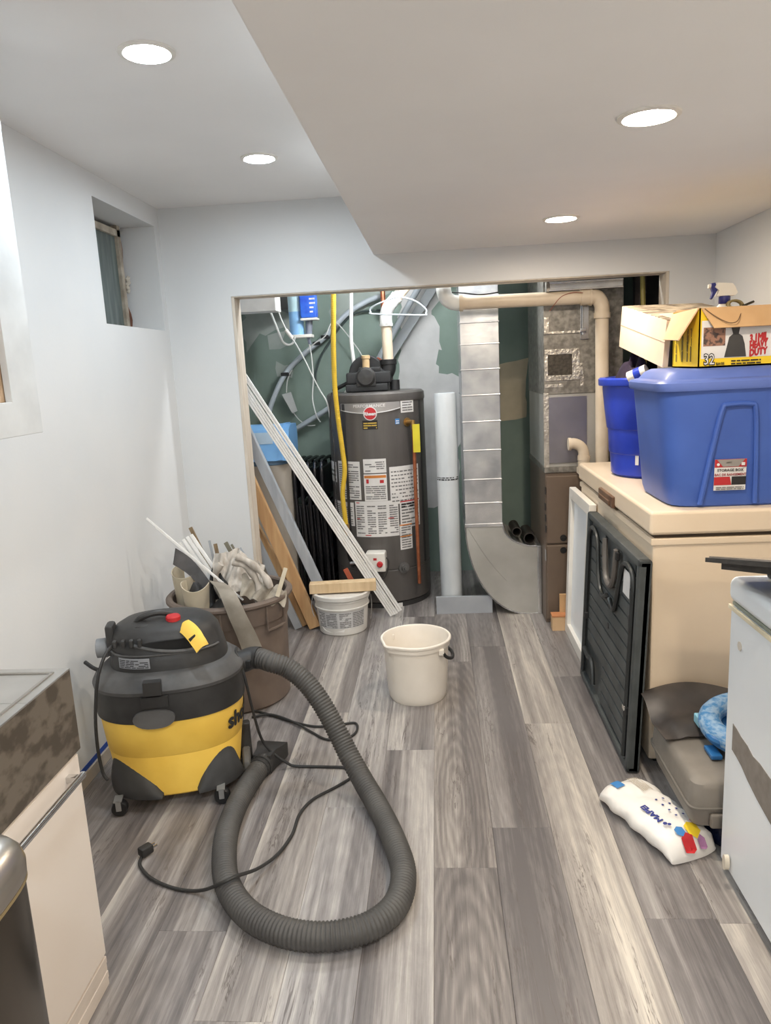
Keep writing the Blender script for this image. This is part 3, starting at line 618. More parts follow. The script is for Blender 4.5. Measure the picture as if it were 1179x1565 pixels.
# ------------------------------------------------------------------ sink cabinet, sink, trash can, upper cabinet on the left
m_cab = M('cream_cabinet_paint', (224, 215, 206), .45, col2=(218, 208, 198), scale=2)
CX0, CX1, CY1 = XL, -.85, 1.537
t = thing('base_cabinet', 'cream base cabinet with a long bar handle under the steel sink', 'cabinet', (-1.1, 1.2, 0))
part('body', MB().box((CX0, .75, .03), (CX1-.02, CY1-.003, .622), .003), m_cab, t)
d = part('door', MB().box((CX1-.019, 1.0, .085), (CX1, CY1, .615), .003), m_cab, t)
part('door_handle', MB().box((CX1+.022, 1.20, .578), (CX1+.034, 1.50, .592), .003).box((CX1-.002, 1.47, .578), (CX1+.024, 1.487, .592), .002).box((CX1-.002, 1.215, .578), (CX1+.024, 1.232, .592), .002), m_chrome, d, 'chrome bar handle')
tk = MB()
for i in range(4): tk.box((CX1-.014+.003*(i % 2), .75, .0+.02*i), (CX1-.001+.0015*(i % 2), CY1-.002, .019+.02*i), .002)
part('toe_trim', tk, M('ribbed_trim_paint', (214, 203, 192), .5), t)
m_dst = M('dusty_steel', (150, 140, 127), .38, .75, col2=(112, 103, 92), scale=15, stretch=(1, 1, 1.6), lo=.44, hi=.56)
t = thing('apron_sink', 'stainless steel apron sink with a dusty front', 'sink', (-1.1, 1.1, .622))
SZ = .82; SY1 = 1.547
part('apron', MB().box((CX1-.02, .60, .622), (CX1+.004, SY1, SZ-.002), .003), m_dst, t)
part('side_panel', MB().box((XL+.002, SY1-.012, .622), (CX1-.02, SY1, SZ-.002), .002), m_dst, t)
BX0, BX1, BY1 = XL+.13, CX1-.075, 1.365
dk = MB().box((XL+.002, BY1, SZ-.006), (CX1+.004, SY1, SZ), .002).box((XL+.002, .60, SZ-.006), (BX0, BY1, SZ), .002).box((BX1, .60, SZ-.006), (CX1+.004, BY1, SZ), .002)
part('deck', dk, M('deck_steel', (206, 204, 200), .3, .85, col2=(186, 184, 180), scale=5), t)
part('rim_bead', MB().box((XL+.03, SY1-.035, SZ), (CX1-.02, SY1-.028, SZ+.003), .001).box((CX1-.025, .60, SZ), (CX1-.018, SY1-.028, SZ+.003), .001), m_steel, t)
bw = MB()
rg = [[Vector(p) for p in supring((BX1-BX0)/2*k, .36*k, SZ-.003-dz, 40, 6, (BX0+BX1)/2, BY1-.36)] for k, dz in ((1, 0), (.985, .012), (.96, .10), (.93, .165), (.85, .178), (.1, .185))]
part('bowl', bw.loft(rg, True, False, True), m_steel, t)
# slim steel trash can
t = thing('trash_can', 'stainless steel trash can with a rounded lid in front of the cabinet', 'trash can', (-.736, .80, 0))
tx, ty, ta, tb = -.736, .80, .107, .20
m_can = M('dark_reflective_steel', (104, 97, 88), .25, .95, col2=(84, 78, 70), scale=3, stretch=(3, 3, .2))
part('body', MB().loft([supring(ta-.004, tb-.004, z, 48, 5, tx, ty) for z in (.012, .722)]), m_can, t)
part('base', MB().loft([supring(ta, tb, z, 48, 5, tx, ty) for z in (0, .014)]), m_black, t)
part('rim_band', MB().loft([supring(ta-.001, tb-.001, z, 48, 5, tx, ty) for z in (.722, .728)]), M('brass_tinted_band', (196, 176, 130), .35, .8), t)
part('lid', MB().loft([supring(ta-d, tb-d, z, 48, 5, tx, ty) for d, z in ((.001, .729), (.0, .75), (.004, .768), (.014, .783), (.03, .793), (.055, .798))]), m_steel, t)
# upper cabinet
UX, UY1, UZ0, UZ1 = -1.03, 1.918, 1.326, 2.06
t = thing('wall_cabinet', 'white wall cabinet with an open front at the upper left', 'cabinet', (-1.18, 1.4, UZ0))
m_ucab = M('white_cabinet_paint', (212, 214, 214), .5)
part('carcass', MB().box((XL, UY1-.016, UZ0), (UX-.018, UY1, UZ1)).box((XL, .9, UZ0), (UX-.018, UY1, UZ0+.016)).box((XL, .9, UZ1-.016), (UX-.018, UY1, UZ1)), m_ucab, t)
part('face_frame', MB().box((UX-.018, 1.792, UZ0), (UX, UY1, UZ1), .002).box((UX-.018, .9, UZ0), (UX, 1.795, UZ0+.084), .002).box((UX-.018, .9, UZ1-.06), (UX, 1.795, UZ1), .002), m_ucab, t)
part('back_panel', MB().box((XL+.002, .9, UZ0+.016), (XL+.008, UY1-.016, UZ1-.016)), m_card, t)
part('inner_panel', MB().box((UX-.03, 1.60, UZ0+.084), (UX-.020, 1.80, UZ1-.30), .001), M('raw_board_edge', (206, 178, 148), .8, col2=(190, 160, 130), scale=20), t, 'raw tan board behind the open front')
struct('ceiling_soffit', MB().box((XL, .3, UZ1), (UX, UY1, ZC)), m_wall)
# blue masking tape at the foot of the left wall
solo('painter_tape', MB().box((XL, 1.95, .052), (XL+.0015, 2.85, .072)), M('blue_tape', (44, 84, 176), .6), 'strip of blue masking tape along the foot of the left wall', 'tape')
struct('baseboard_left', MB().box((XL, 1.56, 0), (XL+.008, 2.9, .05), .002), M('tan_base_strip', (196, 186, 172), .7))
# ------------------------------------------------------------------ shop vacuum
VC, VPHI = Vector((-.975, 2.455, 0)), R(14)
t = thing('shop_vacuum', 'dusty black and yellow wet dry vacuum with a long hose', 'vacuum', VC, (0, 0, VPHI))
VM = ROOT[t.name]; m_vblk = M('dusty_black_plastic', (56, 55, 54), .5, col2=(36, 35, 35), scale=7, bump=.04, detail=6)
m_vdust = M('dusty_lid_plastic', (92, 91, 90), .6, col2=(56, 55, 55), scale=6, detail=6)
VE = 2.5
def vr(a, b, z, e=VE, cx=0., cy=0.): return supring(a, b, z, 64, e, cx, cy)
dr = [(.190, .150, .052), (.205, .165, .045), (.212, .172, .052), (.231, .192, .20), (.2305, .1915, .2035), (.2335, .194, .207), (.247, .206, .338)]
part('drum', MB().loft([vr(*x) for x in dr]), m_yellow, t, world=False)
part('rim_band', MB().loft([vr(*x) for x in ((.245, .204, .330), (.253, .213, .336), (.257, .217, .39), (.252, .212, .425), (.252, .212, .432), (.24, .2, .434))]), m_vblk, t, world=False)
ld = part('lid', MB().loft([vr(*x) for x in ((.24, .2, .432), (.255, .215, .434), (.257, .217, .446), (.252, .212, .455), (.242, .200, .462), (.230, .186, .474), (.218, .172, .484), (.1, .08, .488))]), m_vdust, t, world=False)
hx, hy = .005, .01
HZ = lambda z: .482+(z-.482)*.86
mh = part('motor_head', MB().loft([vr(a, b, HZ(z), 2.5, hx+dx, hy) for a, b, z, dx in ((.200, .150, .482, 0), (.198, .148, .50, 0), (.192, .142, .545, -.002), (.188, .139, .55, -.002), (.182, .134, .60, -.006), (.165, .122, .632, -.010), (.135, .10, .652, -.010), (.09, .066, .662, -.005), (.03, .02, .665, .0))]), m_vblk, t, world=False)
def vs(x, off, z, a, b, e=VE, cx=0., cy=0.):              # near side (local -y) surface point at local x
    k = min(.9995, abs((x-cx)/a)); return Vector((x, cy-b*(1-k**e)**(1/e)-off, z))
pl = MB(); hs = lambda u, v, d=0.: vs(u, .009+d, v, .192, .144, 2.4, hx, hy)
sheet(pl, lambda u, v, d: hs(u, v, d), -.150, -.045, .500, .536, 8, .0015)
lb = part('rating_label', pl, M('grey_label', (150, 152, 156), .6), mh, 'grey printed label', world=False)
part('fine_print', lines(MB(), lambda u, v, d: hs(u, v, d+.0015), -.147, -.05, .503, .533, 5, 21, n=3), m_inkd, mh, world=False)
vf = lambda u, v, d=0.: vs(u, d, v, .186, .138, 2.5, hx, hy)
vo = [(-.085, .578), (-.04, .586), (.02, .588), (.08, .586), (.128, .582), (.128, .556), (.09, .552), (.04, .554), (-.01, .560), (-.05, .569)]
part('air_vent', MB().prism(vo, vf, -.03, .004), M('vent_shadow_black', (14, 14, 14), .8), mh, world=False)
part('vent_lip', MB().tube([vf(-.095, .578, .002), vf(-.05, .566, .006), vf(-.01, .557, .008), vf(.04, .550, .009), vf(.09, .547, .008), vf(.135, .550, .005)], .006, 8), m_vdust, mh, world=False)
part('seam_ridge', MB().tube([vs(x*.01, .002, .541, .192, .143, 2.5, hx, hy) for x in range(-18, 19)], .004, 6, 1), m_vdust, mh, world=False)
VI = VM.inverted(); hsp = [VI @ at(px, py, Y=yy) for px, py, yy in ((283, 961, 2.40), (292, 967, 2.36), (300, 975, 2.325), (306, 983, 2.305), (311, 992, 2.30))]
hsm = smooth(hsp, 4); wv_ = VM.to_3x3().inverted() @ ((RI*-9+DN*7)*.0021)
part('handle_strip', MB().grid(lambda u, v: hsm[int(round(u*(len(hsm)-1)))]+wv_*(v*2-1)*.92+Vector((0, 0, .004+.006*math.sin(PI*v))), len(hsm)-1, 4, .016), m_yellow, mh, 'yellow strip with a dark switch', world=False)
sm_ = hsm[len(hsm)//2-1]; vd_ = VM.to_3x3().inverted() @ (-_f)
part('switch_mark', MB().bar(sm_+vd_*.0275-wv_*.55, sm_+vd_*.0275+wv_*.55, .012, .014, vd_, .002), m_inkd, mh, world=False)
part('button', MB().lathe([(.025, .630), (.025, .645), (.021, .650), (.001, .651)], (.035, -.050, 0), 20), m_red, mh, 'red round button', world=False)
part('carry_handle', MB().tube([(-.10, -.02, .60), (-.085, -.03, .638), (-.05, -.035, .655), (-.01, -.03, .658), (.03, -.02, .645)], .011, 10), m_vblk, mh, world=False)
part('rear_fin', MB().box((-.196, -.045, .52), (-.166, .02, .632), .010), m_vblk, mh, world=False)
for i in range(4): part('grip_rib', MB().box((-.160+.027*i, -.128-.003*i, .575), (-.146+.027*i, -.105-.003*i, .602), .005), m_vblk, mh, world=False)
part('cord_cleat', MB().tube([(-.11, -.06, .612), (-.075, -.075, .625), (-.04, -.07, .622)], .009, 8), m_vblk, mh, world=False)
part('blower_port', MB().lathe([(.026, -.235), (.033, -.233), (.034, -.20), (.03, -.195), (.03, -.15)], (0, -.01, .545), 24, 'X'), M('grey_port', (126, 128, 130), .6), t, world=False)
lt = lambda u, v, d: vs(u, d, v, .258, .219)
part('lid_latch', MB().prism([(-.062, .440), (-.005, .440), (-.005, .486), (-.062, .486)], lambda u, v, d: lt(u, v, d), -.015, .014).prism([(-.075, .395), (.012, .395), (.012, .432), (-.075, .432)], lambda u, v, d: lt(u, v, d), -.01, .008), m_vblk, t, world=False)
ov = [( -.04+.068*math.copysign(abs(math.cos(a))**.8, math.cos(a)), .355+.032*math.sin(a)) for a in [2*PI*i/24 for i in range(24)]]
part('grip_pad', MB().prism(ov, lambda u, v, d: lt(u, v, d), -.01, .009), m_vdust, t, world=False)
def foot(t0, t1, zt, skew):
    mb = MB(); n = 16; m = 6; rings = []
    for i in range(n+1):
        s_ = i/n; th_ = R(t0+(t1-t0)*s_); top = .062+zt*(math.sin(PI*min(1, max(0, s_**skew)))**.75)
        col = []
        for j in range(m+1):
            v = j/m; z = .050+(top-.050)*v; k = .205+.045*(z-.045)/.30; kb = .165+.039*(z-.045)/.30
            o_ = .026*(1-v**2.2)+.004; p = sup(k+o_, kb+o_, th_, z, VE); col.append(p)
        for v in (1.0, .5, 0):
            z = .050+(top-.050)*v; p = sup(.17, .13, th_, z, VE); col.append(p)
        rings.append(col)
    return mb.loft(rings)
m_foot = M('foot_plastic', (70, 70, 70), .6, col2=(52, 52, 52), scale=8)
for k_, (a0, a1, sk) in enumerate(((188, 262, .8), (284, 344, 1.0), (20, 75, 1), (105, 165, 1))):
    f_ = part('foot_cap', foot(a0, a1, .125, sk), m_foot, t, world=False)
def caster(x, y, ang):
    c = part('caster_fork', MB().box((x-.006, y-.022, .024), (x+.012, y-.017, .062), .002).box((x-.006, y+.017, .024), (x+.012, y+.022, .062), .002).box((x-.012, y-.022, .056), (x+.016, y+.022, .062), .002), M('caster_grey_steel', (176, 176, 174), .35, .6), t, world=False)
    part('caster_wheel', MB().lathe([(.006, -.016), (.024, -.016), (.027, -.011), (.027, .011), (.024, .016), (.006, .016)], (x+.004, y, .027), 22, 'Y'), m_black, c, world=False)
def vloc(w): return VM.inverted() @ Vector(w)
for w in ((-1.125, 2.245, 0), (-.79, 2.315, 0), (-.98, 2.66, 0)):
    q = vloc(w); caster(q.x, q.y, 0)
wp = vloc((-.742, 2.50, 0))
part('rear_wheel', MB().lathe([(.012, -.014), (.046, -.014), (.052, -.008), (.052, .008), (.046, .014), (.012, .014)], (wp.x+.0, wp.y, .053), 28, 'X'), M('rear_wheel_grey', (92, 90, 86), .6), t, world=False)
part('axle_bracket', MB().box((wp.x-.04, wp.y+.02, .03), (wp.x+.02, wp.y+.06, .19), .008).box((wp.x-.05, wp.y-.02, .04), (wp.x-.016, wp.y+.05, .075), .006), m_vblk, t, world=False)
# the lettering bent round the drum at the hose end
samp = [sup(.2455, .206, R(270+i*.5), 0, VE) for i in range(0, 260)]; acc = [0]
for a, b in zip(samp, samp[1:]): acc.append(acc[-1]+(b-a).length)
def drum_pt(s_, z, d):
    i = max(1, min(len(acc)-2, next((k for k, v in enumerate(acc) if v >= s_), len(acc)-2))); f = (s_-acc[i-1])/max(1e-6, acc[i]-acc[i-1])
    p = samp[i-1].lerp(samp[i], f); tn = (samp[i]-samp[i-1]).normalized(); n_ = Vector((tn.y, -tn.x, 0)); k = (z-.338)*.10
    return p+n_*(.0030+d*2+k*.8)+Vector((0, 0, z))
part('lettering', fat('shop·vac', .078, lambda x, y, d: drum_pt(.205+x, .276+y, d), .0028, 'LEFT'), m_inkd, t, world=False)
# hose
hp = [Vector((-.735, 2.525, .43)), Vector((-.69, 2.545, .437))]
for px, py, z in ((415, 1012, .43), (440, 1021, .405), (466, 1041, .36), (490, 1072, .295), (512, 1111, .215), (533, 1153, .135), (556, 1195, .072), (582, 1240, .041), (604, 1288, .04), (617, 1335, .04), (607, 1380, .04), (573, 1412, .04), (525, 1428, .04), (470, 1431, .04), (418, 1419, .04), (375, 1393, .04), (348, 1352, .04), (343, 1305, .04), (350, 1262, .04), (370, 1215, .04), (398, 1172, .04)): hp.append(at(px, py, Z=z))
hs_ = resample(smooth(hp, 14), .0028)
part('hose', MB().tube(hs_, .033, 14, raw=True, rf=lambda L, i: (.0375, .0365, .0335, .0345)[i % 4]), M('grey_hose_rubber', (78, 76, 73), .6, col2=(66, 64, 62), scale=12), t, sharp=80)
part('hose_cuff', MB().tube([hs_[0]-Vector((.03, .004, 0)), hs_[0], hs_[14], hs_[24]], .0405, 18, 3), m_vblk, t)
part('cuff_clip', MB().box((hs_[12].x-.01, hs_[12].y-.05, .415), (hs_[12].x+.012, hs_[12].y-.036, .445), .004), m_black, t)
e1, e0 = hs_[-1], hs_[-12]; dv = (e1-e0).normalized()
part('hose_end', MB().tube([e1-dv*.02, e1+dv*.03], .0395, 18, 2).tube([e1+dv*.0, e1+dv*.008], .043, 18, 2), m_vblk, t)
q0 = e1+dv*.03; sd_ = Vector((dv.y, -dv.x, 0))
part('hose_nozzle', MB().loft([[q0+dv*k+sd_*w*x+Vector((0, 0, h*y)) for x, y in ((-1, -1), (1, -1), (1, 1), (-1, 1))] for k, w, h in ((-.01, .034, .034), (.04, .038, .034), (.10, .058, .028), (.115, .058, .026))]), m_vblk, t)
# cord
cpts = [Vector((-.76, 2.56, .47)), Vector((-.745, 2.50, .47)), Vector((-.715, 2.47, .40)), Vector((-.705, 2.49, .28)), Vector((-.69, 2.52, .14)), Vector((-.66, 2.53, .075)), Vector((-.60, 2.535, .02))]
for px, py, z in ((455, 1171, .006), (500, 1172, .006), (533, 1174, .006), (540, 1185, .006), (515, 1202, .006), (478, 1222, .006), (458, 1245, .006), (447, 1275, .006), (425, 1305, .012), (395, 1327, .03), (362, 1339, .084), (338, 1350, .078), (312, 1360, .02), (285, 1361, .006), (255, 1354, .006), (228, 1340, .006), (214, 1322, .006), (217, 1308, .008)): cpts.append(at(px, py, Z=z))
cd = part('power_cord', MB().tube(cpts, .0052, 8, 8), m_cord, t)
pe = cpts[-1]
part('plug', MB().box((-.015, -.006, -.002), (.015, .036, .026), .006, Matrix.Translation(pe) @ Matrix.Rotation(R(-35), 4, 'Z')), m_cord, cd)
part('plug_prong', MB().box((-.008, .036, .008), (-.006, .052, .015), 0, Matrix.Translation(pe) @ Matrix.Rotation(R(-35), 4, 'Z')).box((.006, .036, .008), (.008, .052, .015), 0, Matrix.Translation(pe) @ Matrix.Rotation(R(-35), 4, 'Z')), m_chrome, cd)
c2 = [at(*p) for p in ((378, 1084, None, None, .01), (405, 1090, None, None, .006), (440, 1101, None, None, .006), (480, 1110, None, None, .006), (515, 1108, None, None, .006), (543, 1105, None, None, .006), (545, 1118, None, None, .006), (530, 1128, None, None, .006), (500, 1130, None, None, .006), (475, 1118, None, None, .006), (450, 1104, None, None, .012), (415, 1092, None, None, .012), (385, 1096, None, None, .006))]
solo('extension_cord', MB().tube(c2, .005, 8, 8), m_cord, 'black cord loop on the floor behind the vacuum hose', 'cord')
lc = [at(178, 984, Y=2.34), at(163, 997, Y=2.26), at(150, 1035, Y=2.22), at(146, 1090, Y=2.21), at(149, 1140, Y=2.21), at(157, 1180, Y=2.21), at(165, 1192, Y=2.20)]
part('side_cord', MB().tube(lc, .0055, 8, 8), m_cord, t)
part('cord_end', MB().tube([at(162, 1026, Y=2.40), at(145, 1022, Y=2.42), at(130, 1012, Y=2.44)], .007, 8), m_cord, t)
# ------------------------------------------------------------------ brown trash barrel with rubble
BCX, BCY = -.958, 3.205
t = thing('trash_barrel', 'round dusty brown plastic trash barrel full of scraps', 'barrel', (BCX, BCY, 0))
m_brn = M('dusty_brown_plastic', (118, 104, 94), .6, col2=(100, 87, 78), scale=7, bump=.04)
pr = [(.001, .0), (.225, 0), (.236, .012), (.249, .39), (.256, .392), (.257, .40), (.262, .47), (.262, .488), (.252, .488), (.24, .30), (.225, .03), (.001, .02)]
part('body', MB().lathe(pr, (BCX, BCY, 0), 56, cap0=False, cap1=False), m_brn, t)
part('rim', MB().lathe([(.258, .476), (.274, .474), (.280, .480), (.280, .490), (.272, .498), (.256, .498), (.250, .490)], (BCX, BCY, 0), 56, cap0=False, cap1=False), m_brn, t)
def bsurf(a, z, d=0.): rr_ = .2585+d; return Vector((BCX+rr_*math.sin(a), BCY-rr_*math.cos(a), z))
for a0 in (-.95, -.12, 1.1):
    hb = MB()
    for aa, za, ab, zb in ((a0-.22, .36, a0-.22, .47), (a0+.22, .36, a0+.22, .47), (a0-.22, .362, a0+.22, .362)):
        hb.tube([bsurf(aa+(ab-aa)*i/6, za+(zb-za)*i/6, .004) for i in range(7)], .006, 6, 1)
    part('handle_frame', hb, m_brn, t)
G1 = 'wood strips stuck in the barrel'
def plankbit(p, q, w, th_, mat, label, group=None, up=(0, -1, .2), name='wood_strip', cat='strip'): return solo(name, MB().bar(p, q, w, th_, up, .001), mat, label, cat, group)
m_tw = M('white_trim_paint', (248, 246, 243), .5, col2=(238, 235, 230), scale=5, stretch=(6, 6, .8))
m_brw = M('brown_lath', (150, 128, 98), .7, col2=(120, 100, 74), scale=8, stretch=(6, 6, .8))
plankbit(at(224, 792, Y=3.02), at(372, 917, Y=3.08), .008, .007, m_tw, 'longest thin white rod sticking out of the barrel to the left', None, name='thin_rod', cat='rod')
plankbit(at(238, 806, Y=3.06), at(352, 902, Y=3.10), .006, .006, m_tw, 'shorter thin white rod beside the longest one in the barrel', None, name='thin_rod', cat='rod')
t = thing('trim_offcut', 'wide white fluted trim offcut leaning in the barrel', 'offcut', at(352, 925, Y=3.22))
for k_, (dx, dy) in enumerate(((-9, 6), (-3, 1), (3, -3), (9, -6))):
    part('flute', MB().bar(at(283+dx, 823+dy, Y=3.235), at(352+dx, 925+dy, Y=3.215), .0165, .009, (0, -1, .2), .003), m_tw, t)
plankbit(at(291, 806, Y=3.30), at(345, 915, Y=3.26), .016, .012, m_brw, 'tallest brown wood strip in the barrel', None)
plankbit(at(297, 822, Y=3.27), at(340, 905, Y=3.24), .012, .010, m_brw, 'brown wood strip just in front of the tallest one in the barrel', None)
plankbit(at(320, 826, Y=3.34), at(338, 905, Y=3.30), .010, .008, m_grey, 'thin grey metal strip in the middle of the barrel', None, name='metal_strip')
plankbit(at(329, 831, Y=3.32), at(345, 905, Y=3.28), .016, .010, m_brw, 'short upright brown wood strip in the middle of the barrel', None)
plankbit(at(345, 829, Y=3.36), at(385, 900, Y=3.30), .018, .012, M('grey_olive_lath', (118, 112, 96), .7), 'short olive grey wood strip behind the rag', None)
plankbit(at(354, 832, Y=3.40), at(392, 900, Y=3.34), .010, .010, MATS['grey_olive_lath'], 'thin olive grey wood strip right of the short one behind the rag', None)
plankbit(at(367, 837, Y=3.40), at(400, 890, Y=3.36), .012, .004, m_grey, 'thin pale metal sliver at the back of the barrel', None, name='metal_strip')
# broken beige tub halves
m_tub = M('beige_tub_plastic', (204, 192, 170), .6, col2=(188, 176, 152), scale=9)
def tubhalf(c, r0, r1, h, a0, a1, lean, label, jag):
    def fn(u, v):
        a = R(a0+(a1-a0)*u); r_ = r0+(r1-r0)*v; hh = h*(1+jag*math.sin(5*u+1)*v)
        return (c[0]+r_*math.cos(a), c[1]+r_*math.sin(a), c[2]+hh*v+lean*r_*math.cos(a))
    solo('tub_shard', MB().grid(fn, 24, 6, .004), m_tub, label, 'shard')
tubhalf((at(300, 890, Y=3.06).x, 3.06, .42), .05, .066, .155, 150, 345, .25, 'front beige broken tub shard in the barrel', .16)
tubhalf((at(287, 890, Y=3.19).x, 3.19, .43), .052, .066, .17, 120, 330, .12, 'rear beige broken tub shard in the barrel', .12)
solo('dark_sheet_scrap', MB().grid(lambda u, v: (at(268+58*u, 838+52*u+22*v, Y=3.14).x, 3.14+.03*math.sin(4*u)-.03*v, at(268+58*u, 838+52*u+22*v, Y=3.14).z), 8, 4, .005), M('charcoal_sheet', (88, 86, 86), .7, col2=(66, 64, 64), scale=12), 'dark grey sheet scrap standing in the rear tub shard', 'scrap')
# hanging flap of flashing over the rim
fp = [at(330, 888, Y=3.05), at(343, 902, Y=2.96), at(352, 918, Y=2.925), at(364, 945, Y=2.918), at(376, 972, Y=2.916), at(385, 996, Y=2.92)]; fps = smooth(fp, 5)
def flap(u, v):
    p = fps[int(round(v*(len(fps)-1)))]; return (p.x-.030+.062*u+.02*v*(u-.5), p.y+.02*(u-.4)**2+.003*math.sin(8*v), p.z-.012*u+.03*u*v)
solo('vinyl_flap', MB().grid(flap, 4, len(fps)-1, .003), M('dusty_vinyl', (150, 142, 130), .7, col2=(130, 122, 110), scale=14), 'dusty grey vinyl strip hanging over the front of the barrel', 'strip', sharp=60)
# rag
def ragfn(u, v):
    x = at(322+78*u, 850, Y=3.2).x; f = abs(u-.25)
    arch = .70-.10*max(0, u-.25)**1.1-.10*max(0, .25-u)
    z = arch-.03*abs(math.sin(4*u+1))-.17*v*(1+.2*math.sin(6*u+.5))+.005*math.sin(17*u+5*v+2*math.sin(5*v))
    y = 3.24-.15*v+.013*math.sin(13*u+6*v+2*math.sin(3*v+1))+.007*math.sin(31*u-4*v)+.004*math.sin(53*u+7*v)
    return (x+.02*math.sin(3*v+6*u)*v, y, z)
solo('dirty_rag', MB().grid(ragfn, 64, 14, .004), M('dirty_white_cloth', (198, 190, 180), .9, col2=(160, 151, 140), scale=16, stretch=(2, 2, .6), bump=.2, bscale=40), 'crumpled dirty white rag over the top of the barrel', 'rag', sharp=70)
def rag2(u, v):
    x = at(372+62*u, 880, Y=3.12).x
    return (x, 3.10-.05*v+.12*u*u*.4+.012*math.sin(18*u+5*v), .60-.09*u-.085*v*(1-.3*u)+.008*math.sin(25*u+6*v))
solo('rag_tail', MB().grid(rag2, 36, 10, .004), M('grey_rag', (176, 168, 154), .9, col2=(142, 134, 122), scale=20, bump=.2), 'greyer rag drooping over the right rim of the barrel', 'rag', sharp=70)
for k_, (pts_, lab_) in enumerate(((((338, 862), (330, 876), (334, 900), (345, 925)), 'left twisted strand of rag hanging inside the barrel'), (((356, 858), (376, 866), (392, 886), (398, 908)), 'right twisted strand of rag hanging inside the barrel'), (((362, 850), (385, 862), (404, 880), (414, 898)), 'rightmost twisted strand of rag near the barrel rim'))):
    sp_ = smooth([at(a_, b_, Y=3.10-.01*k_) for a_, b_ in pts_], 8)
    solo('rag_strand', MB().tube(sp_, .016, 12, raw=True, rf=lambda L, i: .015+.003*math.sin(70*L+k_)), MATS['dirty_white_cloth'], lab_, 'rag', sharp=70)
plankbit(at(437, 868, Y=3.12), at(424, 912, Y=3.08), .018, .006, m_tub, 'beige stick poking up at the right rim of the barrel', None, name='stick', cat='stick')
rag('black_scraps', (-1.0, 3.12, .40), .16, .12, .11, M('black_scrap_bag', (44, 42, 42), .6, col2=(26, 25, 25), scale=18), 'black plastic scraps inside the barrel between tub and rag', 'scraps', 8, .5)
# ------------------------------------------------------------------ white bucket with a black handle
bx, by = -.128, 3.158
t = thing('bucket', 'empty cream plastic bucket with a black handle in the middle of the floor', 'bucket', (bx, by, 0))
m_buck = M('cream_bucket_plastic', (238, 230, 218), .4, col2=(229, 220, 207), scale=6)
def bprof(r_, z, spout=0.):
    out = []
    for i in range(56):
        a = 2*PI*i/56; k = math.exp(-((a-R(222))/.20)**2)*spout
        out.append(Vector((bx+(r_+k)*math.cos(a), by+(r_+k)*math.sin(a), z-.15*k)))
    return out
prof = [(.001, .006, 0), (.11, .006, 0), (.112, 0, 0), (.122, .0, 0), (.128, .012, 0), (.133, .05, 0), (.139, .15, 0), (.143, .242, .006), (.150, .244, .010), (.151, .262, .012), (.156, .266, .014), (.1565, .274, .016), (.153, .278, .016), (.147, .277, .014), (.143, .268, .012), (.135, .15, 0), (.122, .02, 0), (.001, .014, 0)]
part('body', MB().loft([bprof(*p) for p in prof], True, False, False), m_buck, t)
ha = [Vector((bx+.1615*math.cos(a), by+.1615*math.sin(a), z)) for a, z in ((R(-42), .235), (R(-36), .215), (R(-24), .196), (R(-10), .186), (R(8), .184), (R(28), .188), (R(60), .205), (R(100), .226), (R(138), .235))]
part('handle', MB().tube(ha, .0075, 10, 6), m_black, t, 'black plastic bail handle')
for a in (-42, 138): part('handle_lug', MB().box((-.012, -.012, -.014), (.012, .012, .014), .005, Matrix.Translation((bx+.151*math.cos(R(a)), by+.151*math.sin(R(a)), .238))), m_buck, t)
# ------------------------------------------------------------------ joint compound pail and board
px_, py_ = -.572, 4.055
t = thing('plaster_pail', 'white lidded plaster pail with a grey printed label', 'pail', (px_, py_, 0))
m_pail = M('dusty_white_pail', (226, 223, 217), .5, col2=(210, 206, 199), scale=7)
part('body', MB().lathe([(.001, 0), (.128, 0), (.134, .006), (.147, .148), (.154, .15), (.154, .156), (.149, .158), (.152, .19), (.157, .192), (.157, .2), (.15, .2), (.15, .21)], (px_, py_, 0), 48), m_pail, t)
part('lid', MB().lathe([(.153, .203), (.162, .204), (.163, .212), (.163, .226), (.158, .230), (.150, .230), (.146, .222), (.001, .222)], (px_, py_, 0), 48), m_pail, t)
def pf(u, v, d): r_ = .134+.013*(v-.006)/.142+.0006+d; return Vector((px_+r_*math.sin(u), py_-r_*math.cos(u), v))
lb = part('label', sheet(MB(), pf, -1.0, 1.1, .045, .142, 20), M('pail_label', (206, 205, 204), .6), t, 'grey printed label')
fp = MB()
for a0, a1, s_ in ((-.95, -.6, 1), (-.55, -.1, 2), (.0, .45, 3), (.52, 1.05, 4)): lines(fp, lambda u, v, d: pf(u, v, d+.0006), a0, a1, .05, .138, 9, s_, words=3, n=3)
part('fine_print', fp, m_ink, lb)
part('torn_edge', MB().prism([(-.75, .03), (-.45, .02), (-.1, .026), (.15, .024), (.2, .04), (.4, .046), (.4, .05), (-.9, .05)], pf, .0008, .0014), m_pail, t)
wp_ = [Vector((px_+.165*math.cos(R(a)), py_+.165*math.sin(R(a)), z)) for a, z in ((182, .20), (188, .15), (200, .11), (214, .09))]
part('wire_bail', MB().tube([Vector((px_-.165, py_, .2)), Vector((px_-.172, py_-.02, .14)), Vector((px_-.155, py_-.05, .09))], .0025, 6).tube([Vector((px_+.165, py_, .2)), Vector((px_+.17, py_-.02, .14)), Vector((px_+.16, py_-.05, .07))], .0025, 6), m_chrome, t)
solo('pine_board', MB().bar((-.742, 4.01, .258), (-.372, 4.04, .259), .07, .054, (0, 0, 1), .002), m_rawwood, 'short pale pine board lying across the lid of the white pail', 'board')
